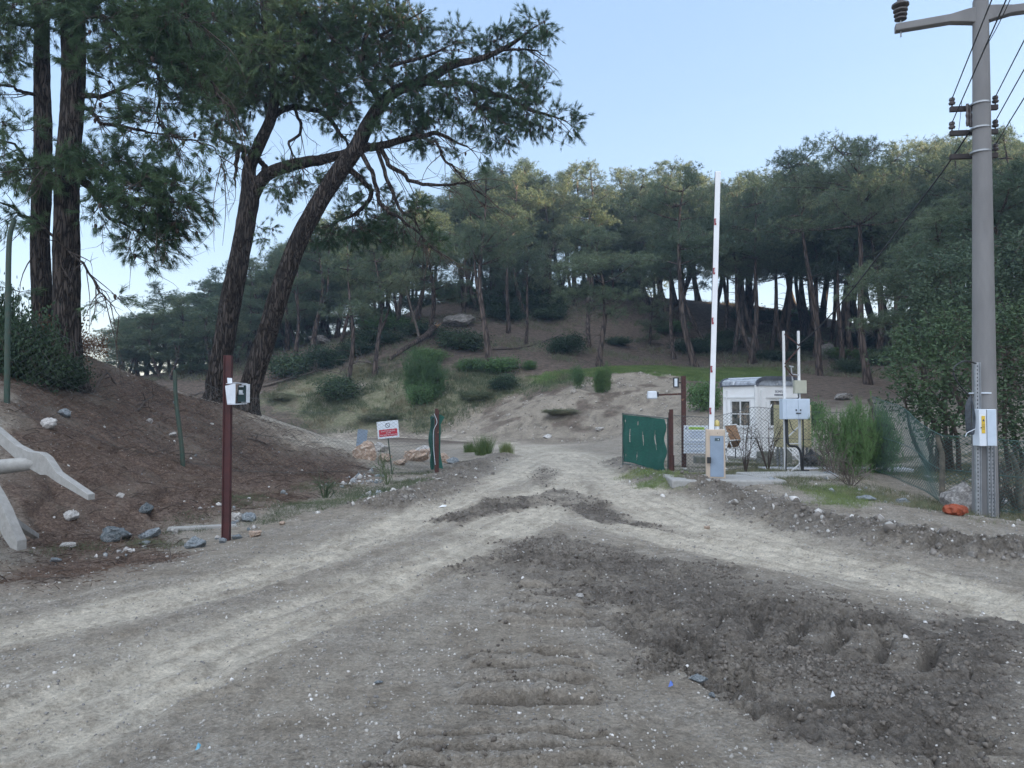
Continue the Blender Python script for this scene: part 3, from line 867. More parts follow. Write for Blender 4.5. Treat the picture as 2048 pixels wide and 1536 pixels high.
hero('pine_tree', 'dark pine leaning far right over the road, its long limb reaching into open sky',
     [(492, 800, 18.2, 21), (524, 700, 18.2, 20), (562, 580, 18.2, 19), (598, 480, 18.2, 17.5), (641, 400, 18.2, 16.5), (680, 340, 18.2, 17), (712, 296, 18.2, 16), (735, 250, 18.2, 14), (765, 205, 18.2, 12), (800, 178, 18.1, 11), (850, 162, 18, 10), (905, 130, 17.9, 8), (960, 118, 17.8, 6), (1020, 90, 17.8, 4.5), (1075, 50, 17.8, 2.5)],
     [[(850, 163, 18, 8), (890, 168, 18, 7), (940, 168, 18, 6), (1000, 190, 18, 5), (1060, 215, 18, 4), (1130, 245, 18, 2)],
      [(712, 298, 18.2, 10), (760, 290, 18.2, 8), (830, 275, 18, 6), (880, 268, 18, 4), (940, 300, 17.8, 2.5)],
      [(760, 295, 18.2, 5), (790, 340, 18, 4.5), (850, 370, 17.8, 3.5), (920, 368, 17.6, 2), (955, 360, 17.6, 1.4)],
      [(720, 300, 18.2, 5), (745, 350, 17.9, 4.5), (760, 400, 17.8, 4), (800, 440, 17.6, 3), (850, 480, 17.4, 2), (880, 510, 17.3, 1.3)],
      [(755, 300, 18.2, 4), (780, 370, 18.1, 4), (800, 420, 18, 3), (830, 440, 18, 2), (850, 490, 18, 1.2)],
      [(870, 280, 18, 3), (900, 330, 17.8, 2.5), (940, 370, 17.6, 1.6), (985, 400, 17.5, 1)],
      [(690, 330, 18.2, 7), (740, 380, 18.5, 5), (720, 420, 18.8, 4), (660, 450, 19, 3)],
      [(765, 208, 18.2, 8), (725, 140, 18.2, 6), (730, 80, 18.2, 5), (745, 10, 18.2, 3)],
      [(728, 85, 18.2, 4), (780, 60, 18, 3), (850, 20, 17.9, 2)],
      [(725, 120, 18.2, 4), (660, 70, 18.4, 3), (600, 10, 18.5, 2)],
      [(790, 180, 18, 5), (770, 140, 17.7, 4), (860, 110, 17.5, 3), (900, 90, 17.4, 2)],
      [(940, 168, 18, 4), (960, 220, 17.8, 3), (985, 255, 17.7, 2)],
      [(1000, 100, 17.8, 3), (1060, 100, 17.7, 2), (1100, 115, 17.7, 1.2)]],
     [B(1070, 60, 17.8, 35, 38, .5, 1.1), B(1020, 90, 17.8, 45, 30, .6, .9), B(970, 95, 17.8, 40, 28, .5, .7), B(900, 80, 17.7, 38, 28, .5, .8), B(1075, 110, 17.7, 30, 25, .4, .8),
      B(940, 185, 17.9, 70, 38, .9), B(1020, 205, 18, 65, 42, .9), B(1090, 235, 18, 48, 28, .7), B(1132, 248, 18, 28, 18, .5), B(1000, 262, 17.9, 60, 32, .7, .9), B(930, 240, 17.8, 60, 30, .7, .6),
      B(1060, 175, 17.9, 45, 28, .6, .8), B(860, 210, 18, 60, 40, .8, .8), B(800, 190, 18, 60, 50), B(790, 250, 18.1, 60, 35, .8, .8), B(850, 270, 18, 60, 22, .7, .8), B(950, 320, 17.7, 45, 14, .4, .4),
      B(730, 100, 18.1, 70, 60), B(760, 30, 18.1, 80, 50), B(830, 40, 17.9, 36, 42, .6), B(700, 180, 18.2, 60, 50), B(680, 230, 18.4, 45, 35, .6, .8), B(830, 110, 17.8, 50, 40, .6, .8),
      B(740, 60, 19, 90, 60), B(640, 60, 18.6, 70, 60), B(880, 140, 17.8, 45, 30, .6, .7),
      B(760, 395, 18.6, 55, 30, .6, .55), B(700, 440, 19, 70, 30, .8, .9), B(640, 470, 19.3, 45, 22, .6, .8), B(810, 430, 17.9, 60, 35, .6, .5), B(860, 480, 17.4, 40, 22, .5, .6), B(760, 470, 19, 70, 28, .7, .8)],
     68, 5)

OFF = 0.0
# pair of big trunks on the embankment, left edge ---------------------------------------
hero('pine_tree', 'slimmer of the two straight pine trunks at the left edge of the photo',
     [(88, 745, 16, 22), (86, 640, 16, 19.5), (80, 480, 16, 17.5), (86, 300, 16, 17), (84, 150, 16, 15), (84, 0, 16, 13), (84, -120, 16, 11)],
     [[(90, 200, 16, 4), (40, 180, 15.6, 3.5), (-20, 168, 15.2, 3)], [(84, 345, 16, 4), (40, 300, 15.5, 3), (-10, 270, 15, 2.5)], [(80, 450, 16, 4), (30, 420, 15.5, 3.5), (0, 400, 15.2, 3)],
      [(84, 60, 16, 5), (20, 40, 15.5, 4), (-40, 30, 15, 3)], [(90, 460, 16, 3), (140, 500, 15.2, 2.6), (190, 570, 14.8, 2), (245, 625, 14.6, 1.2)]],
     [B(30, 90, 15.4, 50, 35, .7, .8), B(20, 20, 15.4, 60, 40, .8), B(90, 30, 15.2, 55, 35, .7), B(20, 260, 15.2, 45, 30, .7, .45), B(60, 350, 15.2, 60, 24, .7, 1.1), B(30, 330, 15.0, 40, 20, .6, .8),
      B(20, 470, 15.3, 30, 50, .6, .35), B(90, 460, 15.0, 22, 25, .4, .6), B(20, 580, 15.4, 25, 35, .5, .3), B(20, 160, 15.4, 45, 30, .6, .4), B(215, 600, 14.7, 40, 12, .4, .35)],
     80, 8, nl=0.15)
hero('pine_tree', 'thickest straight pine trunk at the left, with long feathery boughs reaching right',
     [(134, 745, 15.5, 28), (134, 640, 15.5, 25), (133, 480, 15.5, 23.5), (136, 330, 15.5, 22.5), (146, 200, 15.5, 21), (147, 90, 15.5, 22), (147, -20, 15.5, 20), (150, -130, 15.5, 17)],
     [[(150, 190, 15.5, 6), (200, 192, 15.2, 4.5), (250, 175, 15, 3.5), (290, 158, 14.9, 2.5)],
      [(150, 200, 15.5, 4), (200, 240, 15, 3.5), (270, 260, 14.8, 3), (340, 275, 14.6, 2)],
      [(150, 340, 15.4, 6), (200, 390, 15, 5), (280, 400, 14.7, 4), (350, 410, 14.5, 2.5)],
      [(150, 350, 15.4, 4), (220, 430, 15, 3.5), (300, 480, 14.8, 2)],
      [(150, 20, 15.4, 7), (210, 40, 15, 6), (250, 100, 14.8, 5), (300, 140, 14.6, 4), (315, 190, 14.5, 3), (312, 260, 14.4, 2)],
      [(315, 245, 14.4, 2.5), (350, 275, 14.4, 2), (420, 290, 14.3, 1.5), (450, 340, 14.3, 1)],
      [(150, 30, 15.3, 6), (230, -10, 15, 5), (330, 0, 14.8, 4), (400, 60, 14.6, 3)],
      [(360, 40, 14.8, 3), (410, 140, 14.7, 2.5), (440, 200, 14.6, 2), (480, 250, 14.5, 1.4)],
      [(140, 300, 15.4, 4), (100, 330, 14.9, 3), (50, 340, 14.6, 2)]],
     [B(240, 365, 14.8, 75, 35, .9, 1.1), B(320, 385, 14.6, 70, 40, .9, 1.1), B(370, 400, 14.5, 42, 26, .6), B(260, 430, 14.8, 75, 40, .8), B(330, 455, 14.7, 45, 30, .7), B(290, 500, 14.8, 50, 26, .6, .8),
      B(220, 230, 14.9, 60, 28, .7, .55), B(300, 260, 14.6, 60, 40, .7, .6), B(380, 290, 14.4, 50, 40, .6, .45), B(270, 320, 14.6, 60, 26, .7, .6), B(420, 330, 14.4, 38, 26, .5, .35),
      B(230, 60, 14.9, 65, 50, .9), B(300, 110, 14.6, 75, 50, .9), B(360, 60, 14.6, 70, 60, .9), B(380, 150, 14.6, 60, 40, .8, .8), B(300, 20, 14.8, 90, 45, .9), B(200, 10, 15, 70, 35, .8), B(150, 20, 14.9, 40, 30, .5),
      B(340, 180, 14.6, 55, 35, .7, .8), B(430, 220, 14.6, 40, 30, .6, .5), B(200, 140, 15, 40, 30, .6, .5), B(130, 340, 14.8, 45, 26, .5, .9), B(150, 130, 14.8, 30, 26, .4, .5), B(200, 330, 15, 50, 20, .6, .8)],
     74, 13, nl=0.15)

# ------------------------------------------------------------------ forest pine prototypes
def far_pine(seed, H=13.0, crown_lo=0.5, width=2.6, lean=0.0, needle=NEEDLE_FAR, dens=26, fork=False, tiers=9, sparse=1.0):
    """returns dict of meshes (trunk, crown); origin at the base, height H"""
    r = np.random.default_rng(seed)
    n = 14
    t = np.linspace(0, 1, n)
    bend = r.uniform(-.9, .9, 2)
    px = lean * H * t + bend[0] * np.sin(t * np.pi) + .12 * np.sin(t * 9 + seed)
    py = bend[1] * np.sin(t * np.pi * .9) + .12 * np.cos(t * 8 + seed)
    tr = np.stack([px, py, t * H * 0.96 - 0.3 * (t == 0)], 1)
    rad = 0.23 * (1 - t * .86)
    rad[0] *= 1.35
    parts = [tube_np(tr, rad, 9)[:2]]
    skel = [tr[int(n * crown_lo):]]
    if fork:
        a = tr[4]; b = tr[4] + np.array([r.uniform(.5, 1.2), 0, H * .25]); c_ = b + np.array([r.uniform(0, .4), .2, H * .3])
        cv = curve([a, (a + b) / 2 + [.2, 0, 0], b, c_], 12); parts.append(tube_np(cv, np.linspace(.15, .05, 12), 8)[:2]); skel.append(cv[6:])
    # limbs and foliage pads
    blobs = []
    for i in range(tiers):
        q = crown_lo + (1 - crown_lo) * (i + r.uniform(0, .6)) / tiers
        k = min(n - 1, int(q * n)); base = tr[k]
        wd = width * (np.sin(np.pi * min(1, (q - crown_lo) / (1 - crown_lo) * .75 + .25)) ** 0.7) * r.uniform(.75, 1.2)
        for s in range(int(r.integers(2, 4))):
            a = r.uniform(0, 2 * np.pi); L = wd * r.uniform(.55, 1.05)
            tip = base + np.array([np.cos(a) * L, np.sin(a) * L, L * r.uniform(.05, .5)])
            mid = (base + tip) / 2 + np.array([0, 0, r.uniform(-.25, .15)])
            cv = curve([base, mid, tip], 8); parts.append(tube_np(cv, np.linspace(.06, .02, 8), 5)[:2]); skel.append(cv[2:])
            blobs.append((*tip, L * .5 + .25, L * .5 + .25, r.uniform(.38, .62), sparse))
            if r.random() < .6: blobs.append((*((base + tip) / 2 + [0, 0, .3]), L * .4 + .2, L * .4 + .2, .42, sparse))
    blobs.append((*tr[-1], .7, .7, .6, sparse))
    # bare dead stubs under the crown
    for _ in range(int(r.integers(4, 9))):
        q = r.uniform(min(.2, crown_lo * .5), crown_lo + .05); k = int(q * n); a = r.uniform(0, 2 * np.pi); L = r.uniform(.5, 1.6)
        b = tr[k]; tip = b + np.array([np.cos(a) * L, np.sin(a) * L, r.uniform(-.3, .4)])
        parts.append(tube_np(curve([b, (b + tip) / 2 + [0, 0, .12], tip], 6), np.linspace(.03, .008, 6), 4)[:2])
    C_ = blob_points(blobs, dens, r)
    bp, D = grow(np.concatenate(skel), C_, r, r0=.02, sides=3, thick=.012)
    tv, tf = join_np(parts)
    bv, bf = join_np(bp)
    P = np.repeat(C_, 5, 0) + r.normal(0, .17, (len(C_) * 5, 3)) * [1, 1, .7]
    Dd = np.repeat(D, 5, 0) * .5 + [0, 0, .25]
    v, f = tufts(P, Dd, 8, .25, .016, .8, .0, r)
    to = mesh_np('trunk', tv, tf, BARK_FAR, smooth=True)
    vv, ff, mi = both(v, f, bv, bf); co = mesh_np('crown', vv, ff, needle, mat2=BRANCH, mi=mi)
    res = dict(trunk=to.data, crown=co.data, H=H)
    for o in (to, co): bpy.data.objects.remove(o)
    return res


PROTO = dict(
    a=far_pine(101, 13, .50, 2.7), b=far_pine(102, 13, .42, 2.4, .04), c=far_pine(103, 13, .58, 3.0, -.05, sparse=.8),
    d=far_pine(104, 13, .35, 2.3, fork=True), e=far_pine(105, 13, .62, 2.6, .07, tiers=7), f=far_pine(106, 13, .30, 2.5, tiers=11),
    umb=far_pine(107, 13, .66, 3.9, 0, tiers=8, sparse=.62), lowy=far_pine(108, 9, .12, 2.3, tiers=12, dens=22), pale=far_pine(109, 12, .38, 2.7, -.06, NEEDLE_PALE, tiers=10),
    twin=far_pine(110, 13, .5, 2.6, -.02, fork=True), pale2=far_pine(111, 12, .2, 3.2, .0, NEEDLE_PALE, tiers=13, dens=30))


def tree(kind, u, Y, vtop, label, group=None, rz=None, wide=1.0, tilt=0.0, name='pine_tree', cat='pine tree', tiltback=0.0):
    p = xyz(u, Y)
    ztop = at(u, vtop, Y).z
    pr = PROTO[kind]
    s = max(0.25, (ztop - p.z) / pr['H'])
    root = empty(name, p + Vector((0, 0, -0.05)), label, cat, group)
    rz = random.uniform(0, 6.28) if rz is None else rz
    root.rotation_euler = (tiltback, tilt, rz) if not tilt else Matrix.Rotation(tilt, 4, 'Y').to_3x3().__matmul__(Matrix.Rotation(rz, 3, 'Z')).to_euler()
    w = s * wide * (1.0 if s > 1 else (1 / s) ** 0.35)
    root.scale = (w, w, s)
    for k in ('trunk', 'crown'):
        o = bpy.data.objects.new(k, pr[k]); link(o, root)
    return root


# individually placed forest trees: kind, u, Y, vtop, tilt, wide, label
NAMED = [
    ('twin', 975, 50, 335, -.02, 1.0, 'thick reddish pine trunk in the middle of the slope'),
    ('c', 1015, 60, 410, .0, .9, 'slender pine just right of the thick reddish trunk, higher on the slope'),
    ('pale', 1200, 50, 455, -.09, 1.15, 'pale green pine with leaning trunk at the grass edge, left of the upright barrier arm'),
    ('e', 1180, 57, 400, -.05, 1.0, 'dark trunk leaning left just behind the pale green pine'),
    ('a', 1392, 54, 335, -.04, 1.0, 'pine with a bare leaning trunk just left of the white barrier arm'),
    ('c', 1500, 56, 370, -.03, .9, 'pine just right of the white barrier arm, above the white cabin'),
    ('umb', 1640, 50, 312, -.12, .85, 'tall pine leaning strongly left above the white cabin, flat open crown on the skyline'),
    ('umb', 1737, 46, 290, -.02, .95, 'tall straight pine with a broad flat open crown, midway between cabin and concrete pole'),
    ('d', 1792, 56, 300, .0, .9, 'pine with a pale trunk left of the concrete pole, behind the leafy tree'),
    ('f', 1870, 60, 283, .0, 1.0, 'full rounded pine crown on the skyline directly left of the concrete pole'),
    ('a', 2012, 55, 265, .0, 1.1, 'pine crown at the top right corner of the wood, right of the concrete pole'),
    ('twin', 748, 50, 470, .0, .9, 'pine with a pale double trunk, left of the bare bent snag'),
    ('b', 698, 49, 455, .0, .85, 'straight slim pine with a bare trunk, left of the pale double trunk'),
    ('d', 592, 56, 500, -.08, .95, 'pine leaning left right behind the two big crossing trunks'),
    ('a', 312, 60, 566, .0, 1.15, 'bushy pine standing against the open sky left of the forked tall pine'),
    ('lowy', 240, 60, 640, .0, 1.2, 'thin low pine at the left end of the ridge, sky showing through it'),
    ('e', 1050, 56, 470, .03, .8, 'thin pine leaning right, between the thick reddish trunk and the bushes under the slope crest'),
    ('lowy', 1296, 62, 560, .0, .8, 'small young pine half way up the bare brown slope'),
]
for kd, u, Y, vt, tl, wd, lb in NAMED:
    tree(kd, u, Y, vt, lb, None, None, wd, tl)

SIL = [(190, 650), (250, 600), (310, 580), (360, 605), (420, 530), (520, 505), (620, 445), (700, 425), (800, 420), (880, 360), (1000, 332), (1180, 325), (1240, 332), (1345, 312), (1400, 355), (1480, 362), (1550, 325), (1600, 345), (1660, 310), (1760, 310), (1820, 315), (1860, 290), (1960, 285), (2048, 268), (2200, 250)]
su, sv = zip(*SIL)
def zone(u):
    if u < 470: return ('pine in the row on the far left ridge, sky showing between the trunks', 'pines on the far left ridge')
    if u < 900: return ('pine in the dense stand on the left flank of the hill', 'pines on the left flank of the hill')
    if u < 1440: return ('pine on the hilltop whose upper crown catches warm low sun', 'sunlit pines on the hilltop')
    if u < 1800: return ('pine on the right shoulder of the hill with bright sky between the trunks', 'pines on the right shoulder')
    return ('pine in the hazy stand at the right edge of the photo', 'pines at the right edge')
# skyline row
for i, u in enumerate(list(range(365, 2130, 36))):
    u2 = u + random.uniform(-14, 14); Y = random.uniform(66, 82) if u > 850 else random.uniform(58, 70)
    vt = float(np.interp(u2, su, sv)) + random.uniform(-12, 22)
    lb, gr = zone(u2)
    tree(random.choice('abdff' if u < 1380 or u > 1850 else 'aacbe'), u2, Y, vt, lb, gr, None, random.uniform(.95, 1.3), random.uniform(-.04, .04))
# filling rows
for i in range(172):
    u2 = random.uniform(380, 2150)
    if i >= 140: u2 = random.uniform(1340, 2000)
    Y = random.uniform(57, 84) if u2 < 1380 else random.uniform(55, 78)
    if 900 < u2 < 1340 and Y < 66: Y = random.uniform(72, 95)
    vt = float(np.interp(u2, su, sv)) + random.uniform(8, 110) * (66 / Y)
    lb, gr = zone(u2)
    if 1500 < u2 < 1800 and i % 2: continue
    lw = i % 4 == 0 and u2 < 1340
    tree('lowy' if lw else random.choice('abcdeffdf' if u2 < 1380 else 'aacee'), u2, Y, vt + (60 if lw else 0), lb, gr, None, random.uniform(.8, 1.2), random.gauss(0, .07))
for i in range(22):
    u2 = 232 + i * 11 + random.uniform(-8, 8); lb, gr = zone(u2)
    tree(random.choice(['lowy', 'f', 'd', 'f']), u2, random.uniform(54, 68), float(np.interp(u2, su, sv)) + random.uniform(15, 80), lb, gr, None, random.uniform(1.0, 1.4), random.gauss(0, .06))
# unseen pines added beyond the right frame so the clearing lies in shade
for x, y in [(x_ + random.uniform(-2, 2), y_ + random.uniform(-2, 2)) for x_ in (44, 51, 58, 66) for y_ in (0, 7, 14, 21, 28, 35, 42, 49)] + [(36, 34), (42, 42), (46, 34), (34, 24), (40, 26), (48, 24), (52, 40), (30, 16), (38, 16), (46, 14), (56, 30), (44, 50), (60, 48), (26, 20), (30, 30), (54, 18), (36, 8), (46, 4), (28, 8)]:
    pr = PROTO[random.choice('abdf')]
    root = empty('pine_tree', (x, y, Zg(x, y) - .05), 'unseen pine added beyond the right edge to shade the clearing', 'pine tree', 'pines beyond the right edge', random.uniform(0, 6))
    s = random.uniform(1.05, 1.35); root.scale = (s * 1.2, s * 1.2, s)
    for k in ('trunk', 'crown'): link(bpy.data.objects.new(k, pr[k]), root)
# pale hazy pines right of the clearing
for u, Y, vt, kd, lb in [(1905, 30, 400, 'pale2', 'large pale grey-green pine directly left of the concrete pole, in front of the dark wood'), (2040, 27, 330, 'pale2', 'large pale grey-green pine cut by the right edge, behind the concrete pole'),
                         (1850, 38, 470, 'pale', 'pale pine with bare grey branches low down, left of the large pale pine')]:
    tree(kd, u, Y, vt, lb, None, None, 1.0)


# ------------------------------------------------------------------ bushes
def bush_mesh(seed, m, rx=1.0, rz=.8, n=220, k=16, L=.09, w=.022, spread=.12, feather=False, cone=False):
    r = np.random.default_rng(seed)
    lob = [(r.uniform(-.5, .5) * rx, r.uniform(-.5, .5) * rx, r.uniform(.25, .75) * rz, r.uniform(.4, .62) * rx, r.uniform(.4, .62) * rx, r.uniform(.28, .42) * rz) for _ in range(7)]
    lob.append((0, 0, .4 * rz, .8 * rx, .8 * rx, .4 * rz))
    if cone: lob = [(r.normal(0, .45) * rx * (1 - q) ** .7, r.normal(0, .35) * rx * (1 - q), q * rz * r.uniform(.8, 1.05), .34 * rx * (1.15 - q), .34 * rx * (1.15 - q), .17 * rz) for q in np.linspace(.08, 1.0, 19)]
    C_ = np.concatenate([np.array(b[:3]) + unit(r.normal(0, 1, (n // len(lob), 3))) * r.uniform(.45, 1.15, (n // len(lob), 1)) * np.array(b[3:]) for b in lob])
    C_[:, 2] = np.abs(C_[:, 2])
    sk = np.array([[0, 0, z] for z in np.linspace(-.15, .3 * rz, 5)])
    bp, D = grow(sk, C_, r, r0=.012 * rx, sides=3, thick=.012)
    bv, bf = join_np(bp)
    if feather: v, f = tufts(np.repeat(C_, 4, 0) + r.normal(0, spread, (len(C_) * 4, 3)), np.repeat(D, 4, 0) * .8 + [0, 0, .3], k // 2, L, w, .6, 0, r)
    else: v, f = leaves(C_, k, spread, L, w, r)
    vv, ff, mi = both(v, f, bv, bf); co = mesh_np('foliage', vv, ff, m, mat2=BRANCH, mi=mi)
    d = co.data
    bpy.data.objects.remove(co)
    return d


BUSH = dict(
    dark=bush_mesh(1, LEAF, 1, .85, 300, 18), dark2=bush_mesh(2, LEAF, 1, .7, 300, 18), mid=bush_mesh(3, LEAF_MID, 1, .8, 300, 18), round=bush_mesh(4, LEAF_MID, .9, 1.1, 300, 18, .07),
    bright=bush_mesh(5, LEAF_BRIGHT, .9, 1.05, 420, 14, .2, .010, .13, True), pine=bush_mesh(6, LEAF_MID, 1.0, .95, 520, 16, .12, .006, .11, True), dry=bush_mesh(7, LEAF_DRY, 1, .9, 200, 10),
    scrub=bush_mesh(8, SCRUBG, 1, .5, 220, 14, .22, .012, .12, True))


def bush(kind, u, v, Y, ru, hpx, label, name='bush', cat='bush', group=None):
    """ru half width and hpx height in photo pixels at distance Y"""
    p = xyz(u, Y) if v is None else gp(u, v)
    Y = p.y; s = Y / F
    root = link(bpy.data.objects.new(name, BUSH[kind])); tag(root, label, cat, group)
    root.location = p; root.rotation_euler = (0, 0, random.uniform(0, 6.28))
    root.scale = (ru * s, ru * s, hpx * s / 1.0)
    return root


for a in [
    ('dark', 1008, 782, 0, 33, 32, 'dark round bush at the sandy slope edge, left of two small green bushes'),
    ('round', 1155, 778, 0, 18, 36, 'small round grey-green bush on the grass edge left of its bright neighbour'),
    ('bright', 1206, 785, 0, 20, 44, 'small bright feathery pine sapling at the top of the sandy slope'),
    ('bright', 846, 800, 0, 44, 76, 'tall bright green feathery bush in the middle of the slope'),
    ('mid', 838, 812, 0, 34, 45, 'grey-green bush at the foot of the bright feathery bush'),
    ('dark2', 690, 800, 0, 55, 50, 'dark green bush under the fallen grey branches on the left slope'),
    ('dark', 650, 735, 0, 48, 46, 'dark bush below the pale slim trunks, left part of the slope'),
    ('dark', 580, 752, 0, 60, 50, 'dark bush directly right of the leaning trunks'),
    ('dark2', 720, 712, 0, 46, 40, 'low dark bush behind the splintered log'),
    ('dark', 925, 700, 0, 60, 44, 'wide dark bush left of the thick reddish trunk, right of the splintered log'),
    ('mid', 1000, 748, 0, 50, 34, 'grey-green bush at the foot of the thick reddish trunk'),
    ('mid', 940, 745, 0, 35, 28, 'low bush left of the thick trunk foot, above the bare sand'),
    ('dark', 1132, 706, 0, 46, 40, 'dark shrub alone on the bare brown slope'),
    ('mid', 1060, 742, 0, 18, 20, 'tiny bush on the brown slope just above the grass strip'),
    ('mid', 860, 722, 0, 42, 28, 'bush just below the splintered end of the log'),
    ('mid', 1408, 822, 0, 46, 62, 'green bush in the cut bank between floodlight post and white cabin'),
    ('dark2', 1090, 640, 0, 40, 24, 'low dark bush on the crest behind the thick trunk'),
    ('dark', 1010, 640, 0, 50, 30, 'low dark bush by the pale rock outcrop'),
    ('dark2', 1590, 700, 0, 50, 34, 'dark undergrowth below the leaning flat-crowned pine'),
    ('dark', 1700, 745, 0, 40, 30, 'dark undergrowth left of the straight flat-crowned pine'),
    ('dark', 1440, 690, 0, 40, 30, 'dark undergrowth right behind the barrier arm'),
    ('dark2', 1230, 690, 0, 36, 20, 'low dark shrub right of the lone slope shrub'),
    ('dark', 760, 690, 0, 60, 34, 'dark undergrowth between the slim pale trunks'),
    ('dark2', 850, 670, 0, 60, 30, 'dark undergrowth above the splintered log'),
    ('mid', 1620, 850, 0, 40, 50, 'grey-green shrub on the bank right behind the electric cabinet'),
    ('scrub', 560, 800, 0, 40, 18, 'low dry scrub on the left slope below the fallen branches'),
    ('scrub', 960, 800, 0, 40, 20, 'pale dry scrub above the sand, left of the dark round bush'),
    ('scrub', 760, 840, 0, 40, 16, 'low scrub above the white and red sign'),
    ('scrub', 1130, 830, 0, 46, 12, 'flat grassy scrub on the sandy slope'),
]: bush(*a)
for i in range(46):
    u2 = random.uniform(430, 1900); Yb = random.uniform(56, 80)
    if 880 < u2 < 1340 and Yb < 66: continue
    bush(random.choice(['dark', 'dark2', 'dark', 'mid']), u2, None, Yb, random.uniform(34, 70), random.uniform(20, 40), 'dark undergrowth bush between the trunks on the wooded hill', 'bush', 'bush', 'undergrowth bushes on the wooded hill')
# the feathery pine sapling and the big leafy trees at the right
bush('pine', 1692, 950, 0, 56, 135, 'large feathery pine sapling by the chain-link fence right of the electric cabinet', 'pine_sapling', 'sapling')
bush('pine', 1762, None, 15.5, 50, 125, 'second feathery sapling behind the crossed fence posts', 'pine_sapling', 'sapling')
# left embankment shrubs
bush('dark', 60, 770, 0, 75, 150, 'dark glossy-leaved shrub at the left edge below the two straight trunks', 'shrub', 'shrub')
bush('dark2', 120, 770, 0, 55, 80, 'dark low shrub in front of the two straight trunks', 'shrub', 'shrub')
bush('dry', 118, 735, 0, 60, 110, 'red-brown withered shrub at the foot of the thickest trunk', 'shrub', 'shrub')
bush('dry', 185, 720, 0, 35, 50, 'small red-brown withered shrub right of the thickest trunk', 'shrub', 'shrub')
bush('dark2', 15, 740, 0, 45, 190, 'dark shrub cut by the left edge, behind the bent green fence post', 'shrub', 'shrub')


def leafy_tree(name, label, u, Y, blobs, trunk_r, seed, m=LEAF_MID, dens=90, k=22, L=.10, w=.024, base=None):
    r = np.random.default_rng(seed)
    p = xyz(u, Y); off = np.array(p)
    root = empty(name, p, label, 'leafy tree')
    bl = [pxblob(*b) for b in blobs]
    tops = sorted(bl, key=lambda b: -b[2])[:5]
    parts = []; sk = []
    for q, b in enumerate(bl):
        st = off + [r.uniform(-.3, .3), r.uniform(-.3, .3), -.2]
        cv = curve([st, st * .55 + np.array(b[:3]) * .45 + r.normal(0, .2, 3), b[:3]], 14)
        parts.append(tube_np(cv, np.linspace(trunk_r, .02, 14), 7)[:2]); sk.append(cv[4:])
    v, f = join_np(parts); mesh_np('trunk', v - off, f, BRANCH, root, smooth=True)
    C_ = blob_points(bl, dens, r, .3)
    bp, D = grow(np.concatenate(sk), C_, r, r0=.012, sides=3)
    bv, bf = join_np(bp)
    v, f = leaves(C_, k, .13, L, w, r); vv, ff, mi = both(v - off, f, bv - off, bf); mesh_np('crown', vv, ff, m, root, mat2=BRANCH, mi=mi)
    return root


LEAF_DEEP = leaf_mat('deep_green_leaves', (0.026, 0.052, 0.028), (0.048, 0.082, 0.042), (0.085, 0.13, 0.065), .2)
leafy_tree('leafy_tree', 'large dark green leafy tree left of the concrete pole, leaning over the fence', 1880, 16.5,
           [(1850, 760, 16, 70, 70), (1900, 700, 16.5, 70, 60), (1810, 800, 15.8, 55, 55), (1870, 840, 15.8, 65, 40), (1800, 730, 16.5, 40, 40), (1930, 790, 16, 60, 70), (1920, 640, 17.5, 60, 40), (1840, 690, 17, 60, 40)], .06, 31, LEAF_DEEP)
leafy_tree('leafy_tree', 'dark leafy tree cut by the right edge of the photo, right of the concrete pole', 2040, 16,
           [(2010, 700, 16.5, 60, 80), (2060, 780, 16, 80, 80), (2010, 830, 15.5, 50, 60), (2080, 640, 16.5, 70, 60), (1990, 640, 18, 60, 50), (2060, 880, 15.5, 60, 40)], .06, 32, LEAF)
leafy_tree('leafy_tree', 'tall pale leafy crown between the large pale pines, above the dark leafy tree', 1960, 22,
           [(1900, 560, 22, 90, 70), (1990, 520, 22.5, 90, 80), (2060, 560, 22, 80, 80), (1850, 620, 22, 60, 50), (1950, 620, 21, 80, 50)], .12, 33, NEEDLE_PALE, 60, 26, .14, .03)
# ------------------------------------------------------------------ object materials
CONC = mat('concrete', (0.34, 0.335, 0.32), (0.27, 0.265, 0.25), 14, 0.9, bmp=0.3, bdist=0.004, c2=(0.42, 0.41, 0.39))
CONCD = mat('pole_concrete', (0.215, 0.212, 0.212), (0.165, 0.163, 0.165), 3, 0.9, bmp=0.25, bdist=0.004, vscale=(1, 1, .25))
DARKR = mat('dark_weathered_steel', (0.045, 0.038, 0.038), (0.03, 0.027, 0.028), 9, .8)
RUST = mat('rusty_steel', (0.085, 0.034, 0.028), (0.05, 0.024, 0.021), 9, 0.85, bmp=0.3, bdist=0.003, c2=(0.22, 0.11, 0.07), hi=.6)
REDP = mat('red_oxide_paint', (0.072, 0.020, 0.020), (0.042, 0.014, 0.015), 7, 0.75, bmp=0.25, bdist=0.003, c2=(0.11, 0.055, 0.045), hi=.68)
GALV = mat('galvanised_steel', (0.42, 0.44, 0.46), (0.30, 0.32, 0.34), 12, 0.45, 0.6, bmp=0.1)
WHITEP = mat('weathered_white_paint', (0.72, 0.73, 0.74), (0.60, 0.61, 0.60), 4, 0.5, bmp=0.08, c2=(0.45, 0.42, 0.36), hi=.72)
WHITEC = mat('cabin_panel', (0.84, 0.85, 0.86), (0.79, 0.79, 0.78), 2.2, 0.45, bmp=0.1, c2=(0.5, 0.46, 0.40), hi=.70)
WHITEB = mat('white_plastic', (0.70, 0.74, 0.80), (0.58, 0.62, 0.68), 9, 0.4)
ROOFM = mat('grey_roof_sheet', (0.42, 0.46, 0.52), (0.16, 0.18, 0.21), 5, 0.5, c2=(0.62, 0.65, 0.68), hi=.62)
